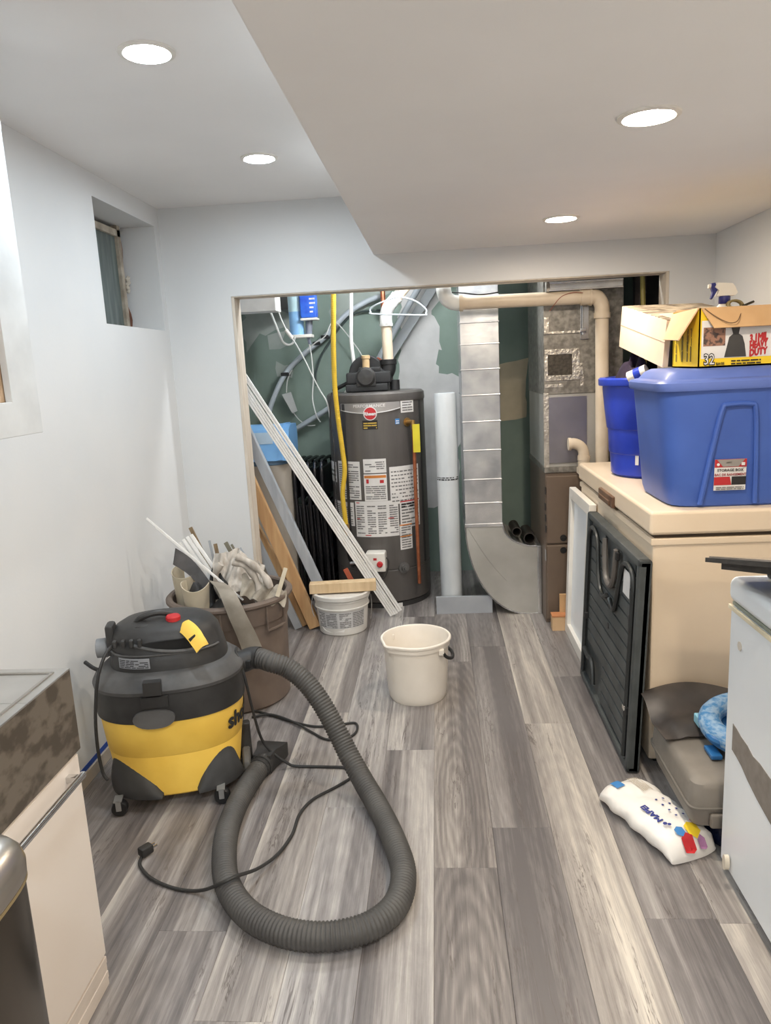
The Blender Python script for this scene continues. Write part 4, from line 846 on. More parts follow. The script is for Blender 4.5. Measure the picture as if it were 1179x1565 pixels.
# ------------------------------------------------------------------ lumber leaning in the opening
def leaner(name, p0, p1, w, th_, mat, label, cat, up=(0, -1, 0), group=None):
    p0, p1 = Vector(p0), Vector(p1); e = p1
    if p1.x < XL+.05: e = p0.lerp(p1, (XL+.05-p0.x)/(p1.x-p0.x))
    return solo(name, MB().bar(p0, e, w, th_, up, .002), mat, label, cat, group)
def ext(a, b, k): return Vector(a)+(Vector(b)-Vector(a))*k
a, b = Vector((-.735, 4.06, .012)), at(388, 748, Y=4.06)
leaner('wood_stud', a, ext(a, b, 1.7), .066, .040, m_stud, 'right hand brown wood stud leaning beside the white pail', 'stud')
a, b = Vector((-.79, 4.115, .012)), at(396, 818, Y=4.115)
leaner('wood_stud', a, ext(a, b, 2.4), .056, .040, m_stud, 'left hand darker brown wood stud behind the trash barrel', 'stud')
a, b = Vector((-.655, 4.24, .01)), at(388, 682, Y=4.24)
leaner('grey_board', a, ext(a, b, 1.45), .055, .045, M('pale_grey_board', (186, 190, 194), .6, col2=(168, 172, 178), scale=6, stretch=(5, 5, .6)), 'pale grey painted board leaning behind the two brown studs', 'board')
a, b = Vector((-.832, 4.06, .006)), at(397, 835, Y=4.06)
leaner('grey_trim', a, ext(a, b, 2.2), .045, .018, m_grey, 'grey metal trim strip leaning low between barrel and studs', 'trim')
a, b = at(606, 941, Z=.006), at(374, 592, Y=4.05); v_ = (b-a); e = a+v_*((XL+.05-a.x)/v_.x)
t = thing('trim_bundle', 'bundle of three long white trim strips leaning across the opening', 'trim', a)
sd_ = v_.normalized().cross(Vector((0, -1, 0))).normalized()
for i in range(3):
    o_ = sd_*(.0275*(i-1))+Vector((0, .002*i, .012+.004*abs(i-1)))
    part('trim_strip', MB().bar(a+o_-sd_*.0066, e+o_-sd_*.0066, .0108, .012, (0, -1, 0), .002).bar(a+o_+sd_*.0066, e+o_+sd_*.0066, .0108, .012, (0, -1, 0), .002).bar(a+o_+Vector((0, .004, 0)), e+o_+Vector((0, .004, 0)), .022, .004, (0, -1, 0)), m_tw, t)
# ------------------------------------------------------------------ water heater
HX, HY, HR, HT = -.372, 4.685, .296, 1.305
t = thing('water_heater', 'tall dark grey water heater covered in white labels', 'water heater', (HX, HY, 0))
m_heat = M('heater_grey_enamel', (98, 94, 91), .4, .25, col2=(90, 86, 83), scale=4, stretch=(6, 6, .5))
m_heatd = M('heater_dark_trim', (64, 63, 63), .4, .2)
part('tank', MB().lathe([(HR-.012, .03), (HR, .04), (HR, .235), (HR-.004, .238), (HR-.004, .242), (HR, .245), (HR, HT-.055), (HR-.003, HT-.052)], (HX, HY, 0), 72), m_heat, t)
part('base_ring', MB().lathe([(HR-.02, 0), (HR-.008, .0), (HR-.008, .03), (HR-.02, .032)], (HX, HY, 0), 56), m_heatd, t)
part('top_cap', MB().lathe([(HR+.003, HT-.056), (HR+.005, HT-.045), (HR+.003, HT-.012), (HR-.012, HT), (.001, HT+.003)], (HX, HY, 0), 72), m_heat, t)
for s_ in (-.63, 1.13): part('seam_band', MB().prism([(s_-.035, .25), (s_+.035, .25), (s_+.035, HT-.06), (s_-.035, HT-.06)], lambda u, v, d: Vector((HX+(HR+d)*math.sin(u), HY-(HR+d)*math.cos(u), v)), .0, .004), m_heatd, t)
HF = HY-HR
def hp_(u, v, d=0.): r_ = HR+.0006+d; return Vector((HX+r_*math.sin(u), HY-r_*math.cos(u), v))
def hang(px, py):                     # angle / height on the tank seen at a pixel of the photograph
    d = at(px, py, Y=4.)-EYE; d /= 4.; o = EYE; ox, oy = o.x-HX, o.y-HY
    A_, B_, C_ = d.x**2+d.y**2, 2*(ox*d.x+oy*d.y), ox*ox+oy*oy-HR*HR
    k = (-B_-math.sqrt(max(0, B_*B_-4*A_*C_)))/(2*A_); p = o+d*k
    return math.atan2(p.x-HX, HY-p.y), p.z
def hlabel(x0, y0, x1, y1, rows=0, seed=1, words=5, mat=m_paper, name='label', lab=None, lift=0., ink=m_ink, pad=.01, fill=.5):
    u0, v1 = hang(x0, y0); u1, v0 = hang(x1, y1); f = lambda u, v, d: hp_(u, v, d+lift)
    o = part(name, sheet(MB(), f, u0, u1, v0, v1, 10), mat, t, lab)
    if rows:
        pu = pad/HR; part('fine_print', lines(MB(), lambda u, v, d: f(u, v, d+.0006), u0+pu, u1-pu, v0+pad, v1-pad, rows, seed, fill, words, n=2), ink, o)
    return o, (u0, u1, v0, v1)
hlabel(505, 703, 516, 737, 4, 2, 2)
hlabel(517, 704, 553, 764, 16, 3, 3)
hlabel(513, 763, 543, 804, 10, 4, 3)
hlabel(555, 702, 591, 722, 5, 5, 4)
o, (u0, u1, v0, v1) = hlabel(556, 725, 593, 765, 0, 6)
f_ = lambda u, v, d: hp_(u, v, d+.0008)
part('warning_band', sheet(MB(), f_, u0+.012, u1-.012, v1-.024, v1-.008, 4), m_orange, o)
part('warning_picture', sheet(MB(), f_, u0+.05, u0+.10, v1-.055, v1-.030, 3), m_red, o)
part('warning_picture', sheet(MB(), f_, u1-.14, u1-.06, v1-.055, v1-.036, 3), m_red, o)
part('fine_print', lines(MB(), f_, u0+.03, u1-.03, v0+.012, v1-.065, 7, 7, .5, 3), m_ink, o)
o, (u0, u1, v0, v1) = hlabel(595, 714, 641, 764, 0, 8)
part('diagram_print', lines(MB(), f_, u0+.03, u1-.03, v0+.015, v1-.012, 9, 17, .35, 12, n=1), m_ink, o)
o, (u0, u1, v0, v1) = hlabel(543, 766, 611, 818, 0, 9)
for i, uu in enumerate((0, .26, .5, .76)):
    w_ = (u1-u0); part('fine_print', lines(MB(), f_, u0+w_*(uu+.03), u0+w_*(uu+.22), v0+.02, v1-.02, 13, 30+i, .5, 2), m_ink, o)
part('red_rules', sheet(sheet(sheet(sheet(MB(), f_, u0+.03, u0+.10, v1-.012, v1-.007, 3), f_, u0+.03, u0+.10, (v0+v1)/2, (v0+v1)/2+.005, 3), f_, u1-.22, u1-.1, (v0+v1)/2, (v0+v1)/2+.005, 3), f_, u0+.2, u0+.32, v0+.008, v0+.013, 3), m_red, o)
o, (u0, u1, v0, v1) = hlabel(611, 765, 642, 801, 8, 10, 3)
part('warning_band', sheet(MB(), f_, u0+.01, u1-.01, v1-.012, v1-.005, 4), m_red, o)
part('warning_picture', lines(MB(), f_, u0+.03, u1-.05, v1-.045, v1-.018, 2, 41, .7, 4), m_inkd, o)
o, (u0, u1, v0, v1) = hlabel(611, 802, 631, 837, 9, 11, 2)
part('warning_band', sheet(sheet(MB(), f_, u0, u1, v1-.008, v1-.001, 4), f_, u0, u1, (v0+v1)/2, (v0+v1)/2+.007, 4), m_orange, o)
hlabel(612, 610, 632, 629, 4, 12, 2)
hlabel(604, 640, 611, 648, 2, 13, 2, mat=m_bluep, name='blue_sticker', ink=m_paper, pad=.004)
hlabel(554, 643, 578, 656, 3, 14, 2, mat=m_inkd, name='black_sticker', ink=M('gold_print', (206, 172, 70), .6), pad=.006)
hlabel(606, 922, 616, 929, 0)
# brand plate with curved lower edge, name and round badge
(ua, va), (ub, vb) = hang(521, 617), hang(611, 611)
vt, um, wu = va, (ua+ub)/2, (ub-ua)/2
pts = [(ua, vt)]+[(ua+2*wu*i/14, vt-.038-.022*(1-((i-7)/7)**2)) for i in range(15)]+[(ub, vt)]
def plate(pts, d0, d1):
    n = 14; g = MB(); top = []
    def fn(i, k, d): u, v0_ = pts[1+i]; return hp_(u, v0_+(vt-v0_)*k, d)
    g.grid(lambda a, k: fn(int(round(a*14)), k, d1), 14, 2, .0008); return g
bp_ = part('brand_plate', plate(pts, 0, .001), M('silver_plate', (168, 164, 160), .4, .4), t)
ed = [hp_(u, v, .0015) for u, v in pts[1:-1]]
part('plate_edge', MB().tube(ed, .003, 6, 2), M('pale_silver', (212, 210, 206), .4, .3), bp_)
part('lettering', text('PERFORMANCE', .024, lambda x, y, d: hp_(um+(x*1.15)/HR, vt-.018+y, d+.002), bold=.0003), m_paper, bp_)
bu, bv = hang(566, 632)
disc = lambda r_, d0, d1: MB().prism([(bu+r_*math.cos(2*PI*i/28)/HR, bv+r_*math.sin(2*PI*i/28)) for i in range(28)], hp_, d0, d1)
bd = part('badge', disc(.040, .001, .005), m_paper, bp_)
part('badge_disc', disc(.035, .005, .0058), m_red, bd)
part('badge_lettering', text('Rheem', .027, lambda x, y, d: hp_(bu+x*.98/HR, bv+y-.002, d+.0062), bold=.0012, shear=.15), m_paper, bd)
# relief valve, discharge tube, yellow tag
ru, rv = hang(622, 645); rp0 = hp_(ru, rv, 0); rn = Vector((math.sin(ru), -math.cos(ru), 0))
part('relief_valve', MB().tube([rp0-rn*.01, rp0+rn*.06], .014, 14, 2).tube([rp0+rn*.0, rp0+rn*.006], .026, 18, 2).tube([rp0+rn*.055+Vector((0, 0, .012)), rp0+rn*.06+Vector((0, 0, -.04))], .013, 12, 2), M('brass', (176, 140, 84), .35, .8), t)
tb_ = hang(629, 905); tp = hp_(ru, .145, .055)
part('discharge_tube', MB().tube([rp0+rn*.06+Vector((0, 0, -.03)), Vector((rp0.x+rn.x*.055, rp0.y+rn.y*.055, .7)), tp], .011, 14, 6), m_copper, t, 'long copper tube')
part('yellow_tag', MB().box(rp0+rn*.075+Vector((-.016, -.002, -.175)), rp0+rn*.075+Vector((.026, .0, -.01)), .0008), M('yellow_tag_plastic', (212, 196, 44), .5), t, 'yellow hang tag')
# gas valve box and drain
gu, gv = hang(577, 854); gp = hp_(gu, gv, 0); gm = Matrix.Translation(gp) @ Matrix.Rotation(gu, 4, 'Z')
part('gas_valve', MB().box((-.06, -.085, -.062), (.06, -.0, .058), .012, gm), m_whiteplas, t, 'white gas valve box')
part('valve_knob', MB().loft([[gm @ Vector((.026+r_*math.cos(2*PI*i/18), y, -.012+r_*math.sin(2*PI*i/18))) for i in range(18)] for r_, y in ((.018, -.084), (.018, -.094), (.012, -.099))]), m_red, t)
part('valve_mark', MB().box((-.012, -.0865, .012), (.008, -.084, .026), 0, gm), m_red, t)
part('valve_pipe', MB().tube([gm @ Vector((-.055, -.04, -.01)), gm @ Vector((-.16, -.05, -.01))], .011, 10, 2), m_galv, t)
part('valve_wire', MB().tube([gm @ Vector(p) for p in ((-.03, -.08, -.04), (-.03, -.09, -.09), (.02, -.09, -.11), (.06, -.07, -.08), (.075, -.05, -.01), (.06, -.05, .02))], .004, 6).tube([gm @ Vector(p) for p in ((0, -.06, -.06), (.01, -.06, -.12), (.03, -.05, -.14))], .006, 6), m_cord, t)
du, dvv = hang(617, 867); dp = hp_(du, dvv, 0); dn = Vector((math.sin(du), -math.cos(du), 0))
part('drain_valve', MB().tube([dp, dp+dn*.012], .034, 20, 2).tube([dp+dn*.01, dp+dn*.03], .020, 16, 2).tube([dp+dn*.03, dp+dn*.045], .011, 12, 2), M('dull_zinc', (120, 118, 116), .45, .6), t)
# draft blower on top
bx0, bx1, by0, by1, bz = -.535, -.262, 4.52, 4.78, HT+.004
part('blower_base', MB().box((bx0, by0, bz), (bx1-.02, by1, bz+.045), .008), m_black, t)
part('blower_body', MB().box((bx0+.005, by0+.01, bz+.045), (bx1, by1, bz+.115), .012).box((bx0+.08, by0+.02, bz+.11), (bx1-.06, by1-.05, bz+.142), .008), m_black, t)
part('fan_housing', MB().lathe([(.001, -.05), (.10, -.05), (.108, -.042), (.108, .02), (.10, .03), (.001, .03)], (-.41, by0+.12, bz+.105), 32, 'Y'), m_black, t)
part('motor_dome', MB().lathe([(.001, -.03), (.045, -.026), (.058, -.01), (.058, .06), (.001, .06)], (-.41, by0+.0, bz+.085), 28, 'Y').box((-.468, by0-.01, bz+.03), (-.352, by0+.05, bz+.085), .006), MATS['worn_black_plastic'], t)
part('blower_outlet', MB().tube([(-.33, 4.60, bz+.09), (-.295, 4.60, bz+.10), (-.278, 4.60, bz+.13), (-.277, 4.60, bz+.175)], .045, 18, 5).lathe([(.047, 0), (.05, .004), (.05, .03), (.045, .032)], (-.277, 4.60, bz+.15), 24).lathe([(.03, 0), (.03, .06)], (-.245, 4.60, bz+.0), 14), m_black, t)
part('wire_nut_post', MB().lathe([(.022, .135), (.022, .19), (.026, .192), (.026, .208), (.02, .212), (.001, .212)], (-.408, 4.55, bz), 16), M('tan_plastic', (206, 176, 132), .5), t)
part('inlet_screen', MB().tube([(bx0+.02, 4.6, bz+.06), (bx0-.05, 4.62, bz+.03), (bx0-.09, 4.64, bz+.012)], .012, 8), m_black, t)
part('orange_cap', MB().tube([(-.352, 4.66, bz+.155), (-.33, 4.67, bz+.185)], .022, 12, 2), M('orange_coupling', (196, 100, 70), .6), t)
# vent pipe from blower
vz = bz+.155
t = thing('vent_pipe', 'beige plastic vent pipe with a white elbow rising from the heater blower', 'pipe', (-.277, 4.60, vz))
part('riser', MB().tube([(-.277, 4.60, vz), (-.279, 4.60, 1.70)], .0315, 20, 2), m_pvc, t)
el = [(-.279, 4.60, 1.69), (-.279, 4.60, 1.745), (-.262, 4.60, 1.79), (-.232, 4.60, 1.825), (-.205, 4.60, 1.85)]
part('elbow', MB().tube(el, .037, 20, 5), m_pvcw, t)
part('elbow_lip', MB().tube([(-.279, 4.60, 1.683), (-.279, 4.60, 1.70)], .040, 20, 2), m_pvcw, t)
part('elbow_lip', MB().tube([Vector(el[-1])-Vector((.012, 0, .011)), Vector(el[-1])], .040, 20, 2), m_pvcw, t)
part('upper_run', MB().tube([(-.21, 4.60, 1.845), (-.13, 4.60, 1.93), (.05, 4.60, 2.12)], .032, 20, 2), m_pvc, t)
# grey strips running up behind the heater
a, b = at(566, 572, Y=5.0), at(640, 440, Y=5.02)
solo('pale_conduit', MB().tube([a, ext(a, b, 1.5)], .020, 12, 2), M('pale_blue_grey_pipe', (184, 192, 198), .4), 'pale grey pipe slanting up to the right behind the heater vent', 'pipe')
a, b = at(586, 560, Y=5.12), at(662, 440, Y=5.14)
solo('grey_strap', MB().bar(a, ext(a, b, 1.45), .060, .012, (0, -1, 0), .002), M('zinc_strap', (150, 154, 156), .5, .3), 'flat grey metal strap slanting behind the pale pipe', 'strap')
# hanger
h0, h1, hh = at(567, 478, Y=4.52), at(651, 479, Y=4.5), at(608, 458, Y=4.5)
hm = (h0+h1)/2
p = [h0+Vector((0, 0, .0)), h0+Vector((.0, 0, .025)), hh+Vector((-.10, 0, -.012)), hh+Vector((-.02, 0, .012)), hh+Vector((.02, 0, .012)), hh+Vector((.10, 0, -.012)), h1+Vector((0, 0, .025)), h1, h1+Vector((-.02, 0, -.008)), h0+Vector((.02, 0, -.008)), h0]
hg = MB().tube(p, .005, 8, 6).tube([hh+Vector((0, 0, .012)), hh+Vector((.002, 0, .05)), hh+Vector((.018, .04, .075)), hh+Vector((.035, .08, .09)), hh+Vector((.045, .11, .075))], .003, 6)
solo('clothes_hanger', hg, M('white_hanger', (170, 176, 180), .5), 'white plastic clothes hanger hooked over the vent pipe', 'hanger')
# yellow gas line
yp = [at(510, 436, Y=4.30), at(510, 480, Y=4.30), at(510, 530, Y=4.30), at(512, 590, Y=4.32), at(517, 640, Y=4.33), at(524, 690, Y=4.335), at(527, 720, Y=4.335), at(524, 755, Y=4.335), at(527, 785, Y=4.335), at(530, 808, Y=4.34)]
t = thing('gas_line', 'yellow flexible gas line hanging in front of the water heater', 'hose', yp[-1]+Vector((0, 0, -.2)))
yl = resample(smooth(yp, 10), .003)
part('hose', MB().tube(yl, .014, 12, raw=True, rf=lambda L, i: (.0146, .0138)[(i//2) % 2]), M('yellow_gas_coating', (218, 180, 52), .4), t, sharp=80)
g0 = yp[-1]
part('fitting', MB().tube([g0+Vector((0, 0, .03)), g0+Vector((0, 0, -.045))], .018, 8, 2), MATS['brass'], t, sharp=20)
g1 = g0+Vector((0, 0, -.04))
part('union', MB().tube([g1, g1+Vector((.004, 0, -.035))], .019, 10, 2).tube([g1+Vector((.004, 0, -.035)), g1+Vector((.006, 0, -.075))], .025, 8, 2).tube([g1+Vector((.006, 0, -.075)), g1+Vector((.01, .03, -.16)), g1+Vector((.05, .05, -.20))], .014, 10, 4), M('black_iron', (44, 42, 42), .5, .5), t)
part('orange_handle', MB().bar(g1+Vector((-.02, -.02, -.20)), g1+Vector((.02, -.02, -.29)), .03, .012, (0, -1, 0), .003), MATS['orange_coupling'], t)
solo('heater_wire', MB().tube([at(507, 600, Y=4.37), at(505, 640, Y=4.37), at(511, 690, Y=4.372), at(513, 740, Y=4.372), at(518, 785, Y=4.372), at(531, 812, Y=4.372), at(540, 835, Y=4.372), at(556, 856, Y=4.365), at(566, 866, Y=4.33)], .004, 6), m_cord, 'thin black wire running down the left front of the heater', 'wire')
# white water line
wpth = [at(537, 436, Y=4.62), at(537, 480, Y=4.62), at(537, 520, Y=4.62), at(541, 556, Y=4.62), at(541, 580, Y=4.62), at(528, 602, Y=4.60)]
solo('white_water_line', MB().tube(wpth, .0115, 10), m_pvcw, 'white flexible water line coming down left of the blower', 'pipe')
solo('copper_stub', MB().tube([at(585, 440, Y=5.02), at(586, 470, Y=5.02)], .016, 10, 2), m_copper, 'short copper pipe end high on the rear wall above the blower', 'pipe')
# drain pipes on the rear wall
t = thing('drain_pipe', 'long grey white pipe curving up the rear wall from the blue tank', 'pipe', at(408, 645, Y=5.10))
dpp = [at(408, 645, Y=5.12), at(416, 615, Y=5.12), at(436, 572, Y=5.12), at(466, 540, Y=5.12), at(497, 515, Y=5.12), at(530, 480, Y=5.12), at(560, 461, Y=5.12), at(584, 452, Y=5.12)]
part('tube', MB().tube(dpp, .017, 12), MATS['pale_blue_grey_pipe'], t)
for q in (dpp[2], dpp[4].lerp(dpp[3], .4), dpp[4]): part('clamp', MB().box(q-Vector((.026, .02, .012)), q+Vector((.026, .06, .012)), .004), m_black, t)
solo('lower_drain_pipe', MB().tube([at(440, 664, Y=5.12), at(470, 645, Y=5.12), at(500, 626, Y=5.12), at(530, 606, Y=5.12)], .018, 12), MATS['pale_blue_grey_pipe'], 'straight grey white pipe low on the rear wall entering behind the heater', 'pipe')
# filter bracket with blue canister
fz = at(462, 513, Y=4.72)
t = thing('filter_unit', 'blue and white filter unit hanging high at the left of the utility room', 'filter', fz)
a, b = at(455, 512, Y=4.72), at(449, 435, Y=4.72)
part('canister', MB().tube([a, a.lerp(b, .46)], .044, 20, 2), M('sky_blue_label', (140, 190, 236), .4), t)
part('canister_top', MB().tube([a.lerp(b, .46), b], .0445, 20, 2), M('pale_aqua_label', (196, 228, 236), .4), t)
part('canister_base', MB().tube([a-Vector((0, 0, .012)), a], .048, 20, 2), m_whiteplas, t)
c, d = at(461, 487, Y=4.70), at(482, 430, Y=4.70)
part('blue_panel', MB().box((c.x, 4.66, c.z), (d.x, 4.74, d.z), .012), M('deep_blue_label', (36, 78, 190), .35, col2=(56, 110, 214), scale=16), t)
part('panel_print', lines(MB(), lambda u, v, dd: Vector((u, 4.66-dd, v)), c.x+.06, d.x-.004, c.z+.03, c.z+.13, 4, 5, .4, 2), m_paper, t)
part('panel_base', MB().box((c.x, 4.655, c.z-.014), (d.x+.004, 4.745, c.z), .004), m_whiteplas, t)
part('support_post', MB().tube([at(472, 513, Y=4.71), at(473, 488, Y=4.71)], .021, 14, 2), M('slate_post', (120, 126, 140), .5), t)
part('bracket', MB().box(at(446, 516, Y=4.70)+Vector((0, -.04, -.006)), at(478, 511, Y=4.70)+Vector((0, .06, .002)), .005).box(at(455, 440, Y=4.76), at(482, 426, Y=4.80)), m_whiteplas, t)
part('inlet', MB().tube([at(471, 514, Y=4.70), at(474, 526, Y=4.70)], .010, 10, 2), MATS['slate_post'], t)
# cables
w_ = lambda pts, Y: [at(px, py, Y=Y) for px, py in pts]
m_wire = M('white_cable', (216, 216, 212), .5)
solo('white_cable', MB().tube(w_([(398, 440), (404, 458), (415, 480), (427, 510), (433, 523), (441, 527), (448, 524), (451, 514)], 4.6), .0065, 8), m_wire, 'thick white cable looping down at the left of the blue filter', 'cable')
t = thing('adapter_cable', 'thin white cable with an inline connector running down to the right', 'cable', at(497, 600, Y=4.55))
part('wire', MB().tube(w_([(421, 440), (423, 462), (429, 485), (440, 508), (452, 525), (465, 548), (478, 575), (489, 596), (500, 615), (505, 640)], 4.56), .0042, 8), m_wire, t)
cpt = w_([(437, 504), (447, 517)], 4.56); part('connector', MB().tube(cpt, .011, 12, 2), m_whiteplas, t)
solo('thin_grey_cable', MB().tube(w_([(471, 514), (472, 519), (474, 530), (477, 550), (479, 580), (478, 610), (484, 635), (490, 645)], 4.7), .0040, 6), MATS['white_cable'], 'thin pale cable hanging straight down from the filter', 'cable')
solo('wall_cable', MB().tube(w_([(470, 535), (482, 524), (497, 514)], 5.0)+w_([(512, 492), (545, 530), (556, 550)], 5.08), .004, 6), MATS['white_cable'], 'thin cable crossing the rear wall behind the yellow gas line', 'cable')
solo('dark_wall_arc', MB().tube(w_([(484, 590), (483, 570), (491, 545), (501, 528), (520, 500), (545, 478), (590, 474)], 5.16), .007, 8), M('dark_green_arc', (62, 74, 72), .6), 'dark line arching over the rear wall above the heater', 'cable')  # dark green tube arching close along the rear wall
t = thing('power_adapter', 'white power adapter hanging by its cable on the rear wall', 'adapter', at(443, 628, Y=5.15))
part('adapter_body', MB().loft([[at(px, py, Y=yy) for px, py in ((431, 603), (445, 599), (455, 628), (447, 632))] for yy in (5.11, 5.16)]), M('dim_white_plastic', (190, 192, 190), .5), t)
part('adapter_wire', MB().tube(w_([(449, 631), (458, 642), (470, 650), (482, 650)], 5.13), .004, 6).tube(w_([(438, 600), (440, 580), (449, 560), (463, 545)], 5.13), .004, 6), MATS['white_cable'], t)
# white soffit box and a duct end under the ceiling at the left
solo('duct_end', MB().box((-.965, 4.82, 1.83), (-.895, 5.15, ZC-.01), .003), M('dull_duct', (112, 112, 110), .5, .4), 'grey sheet metal duct end between the white board and blue filter', 'duct')
solo('white_board', MB().box((XL+.01, 4.16, 1.775), (-.845, 4.30, ZC-.01), .003), M('bright_white_board', (240, 240, 238), .6), 'white board across the top left corner of the utility room', 'board')
# water softener with blue top
sx_, sy_ = -1.075, 4.60
t = thing('water_softener', 'light blue topped beige water softener tank behind the leaning lumber', 'water tank', (sx_, sy_, 0))
m_soft = M('sky_blue_plastic', (126, 178, 226), .4, col2=(112, 164, 214), scale=4)
part('tank', MB().loft([supring(a_, a_, z, 40, 3, sx_, sy_) for a_, z in ((.15, .0), (.158, .01), (.160, .90), (.166, .905))]), M('beige_tank', (186, 178, 166), .5, col2=(176, 167, 154), scale=4), t)
part('collar', MB().loft([supring(a_, a_, z, 40, 3, sx_, sy_) for a_, z in ((.166, .90), (.172, .905), (.172, .93), (.166, .935))]), M('slate_blue_plastic', (96, 128, 156), .4), t)
hd = [(-.185, .93), (-.17, .925), (.14, .925), (.165, 1.06), (.14, 1.13), (-.05, 1.135), (-.105, 1.11)]
part('head', MB().prism([(y, z) for y, z in hd], lambda u, v, d: Vector((sx_+d, sy_+u, v)), -.195, .185), m_soft, t)
part('head_rib', MB().prism([(y-.006, z+.006) for y, z in ((-.185, .93), (-.17, .925), (.14, .925), (.165, 1.06), (.14, 1.13), (-.05, 1.135), (-.105, 1.11))], lambda u, v, d: Vector((sx_+d, sy_+u, v)), .125, .15), m_soft, t)
def fpn(u, v, d=0.): return Vector((sx_+u, sy_-.185+.08*v-.003-d*.9, .93+.18*v+.0))
part('display', MB().add([fpn(-.17, .55), fpn(.09, .55), fpn(.09, .92), fpn(-.17, .92)], [(0, 1, 2, 3)]), M('pale_display_label', (176, 196, 212), .5), t)
part('blue_sticker', MB().add([fpn(-.165, .60, .002), fpn(-.08, .60, .002), fpn(-.08, .78, .002), fpn(-.165, .78, .002)], [(0, 1, 2, 3)]), M('ultramarine_print', (38, 62, 214), .5), t)
# folded chairs edge-on
G2 = 'folded black chairs behind the leaning trim'
m_chair = M('glossy_black_seat', (32, 32, 34), .3, col2=(26, 26, 28)); m_cf = M('chair_frame_steel', (62, 62, 66), .25, .8)
def chair():
    c = thing('folding_chair', 'black folding chair stored upright edge-on left of the water heater', 'chair', group=G2)
    fr_ = MB().tube([(0, -.21, 0), (0, -.20, .30), (0, -.19, .78), (0, -.17, .86), (0, -.12, .89), (0, .12, .89), (0, .17, .86), (0, .19, .78), (0, .20, .30), (0, .21, 0)], .011, 8, 4)
    part('frame', fr_, m_cf, c, world=False)
    part('rear_legs', MB().tube([(.022, -.18, .0), (.020, -.175, .35), (.012, -.17, .62)], .010, 8, 3).tube([(.022, .18, .0), (.020, .175, .35), (.012, .17, .62)], .010, 8, 3).tube([(.022, -.18, .14), (.022, .18, .14)], .008, 8, 2), m_cf, c, world=False)
    part('backrest', MB().box((-.012, -.185, .66), (.010, .185, .85), .009), m_chair, c, world=False)
    part('seat', MB().box((.006, -.17, .26), (.034, .17, .62), .012), m_chair, c, world=False)
    for y in (-.215, .195): part('foot', MB().box((-.013, y-.0, -.0), (.013, y+.02, .03), .004), m_black, c, world=False)
    return c
ch0 = chair()
for i, (x, y) in enumerate(((-.875, 4.79), (-.832, 4.79), (-.789, 4.79), (-.746, 4.79), (-.703, 4.79))):
    lab_ = ('black folding chair standing edge-on, %s blue topped tank' % ('nearest the', 'second from the', 'third from the', 'fourth from the', 'farthest from the')[i])
    if i == 0: c = ch0
    else:
        c = ch0.copy(); C.objects.link(c)
        for k in list(ch0.children):
            n = k.copy(); C.objects.link(n); n.parent = c
    c['label'] = lab_; c.location = (x, y, 0); c.rotation_euler = (0, R(-1.0), R(-3))
# ------------------------------------------------------------------ plastic roll, metal channel
solo('plastic_roll', MB().lathe([(.02, 0), (.061, 0), (.063, .01), (.064, 1.27), (.061, 1.285), (.045, 1.287), (.044, 1.2)], (.052, 4.345, 0), 40, cap1=False), M('milky_film', (212, 216, 218), .3, col2=(196, 202, 206), scale=5, stretch=(2, 2, .6), coat=.3), 'tall roll of milky plastic film standing beside the water heater', 'roll')
rollo = bpy.data.objects['plastic_roll']; ROOT[rollo.name] = Matrix.Translation(rollo.location)
part('printed_band', lines(lines(MB(), lambda u, v, d: Vector((.052+(.0645+d)*math.sin(u), 4.345-(.0645+d)*math.cos(u), v)), -1.2, 1.2, .792, .800, 1, 3, .9, 9), lambda u, v, d: Vector((.052+(.0645+d)*math.sin(u), 4.345-(.0645+d)*math.cos(u), v)), -1.2, 1.2, .804, .812, 1, 4, .7, 12), m_inkd, rollo)
t = thing('metal_channel', 'grey sheet metal channel lying in front of the plastic roll', 'channel', (.123, 4.26, 0))
part('face', MB().box((-.041, 4.256, 0), (.287, 4.259, .105), .001), m_grey, t)
part('flange', MB().box((-.041, 4.259, 0), (.287, 4.272, .003)).box((-.041, 4.259, .102), (.287, 4.272, .105)), m_grey, t)
# ------------------------------------------------------------------ return duct
DX0, DX1, DY0, DY1 = .142, .352, 4.225, 4.66
t = thing('return_duct', 'tall shiny rectangular metal duct curving into the furnace base', 'duct', (.35, 4.4, 0))
zs = [.53, .665, .80, .965, 1.125, 1.27, 1.41, 1.545, 1.66, 1.80, 2.03, ZC-.004]
for z0, z1 in zip(zs, zs[1:]): part('duct_section', MB().box((DX0, DY0, z0), (DX1, DY1, z1-.002), .003), m_galv, t)
for z in zs[1:-1]: part('seam', MB().box((DX0-.003, DY0-.006, z-.005), (DX1+.003, DY1+.003, z+.003), .002), m_galv, t)
ro = .53
out = [(DX0, .53)]+[(DX0+.345*(1-math.cos(R(a))), .53-.53*math.sin(R(a))) for a in range(6, 91, 6)]+[(.548, .0)]
inn = [(.548, .402)]+[(.548-.193*math.sin(R(a))*1.0, .402+.128*(1-math.cos(R(a)))) for a in range(10, 91, 8)]+[(DX1, .53)]
m_duct2 = M('dull_galvanised', (186, 184, 178), .42, .4, col2=(168, 165, 158), scale=4)
part('elbow', MB().prism(out+inn, lambda u, v, d: Vector((u, d, v)), DY0, DY1), m_duct2, t)
part('elbow_edge', MB().tube([Vector((u, DY0, v)) for u, v in out], .004, 6, 1).tube([Vector((u, DY0, v)) for u, v in inn], .005, 6, 1), m_galv, t)
part('crease', MB().tube([Vector((.155, DY0-.0005, .52)), Vector((.26, DY0-.0015, .34)), Vector((.37, DY0-.0005, .20))], .0025, 6), m_duct2, t)
part('collar_band', MB().box((DX0-.003, DY0-.005, .525), (DX1+.003, DY1+.003, .545), .002), m_galv, t)
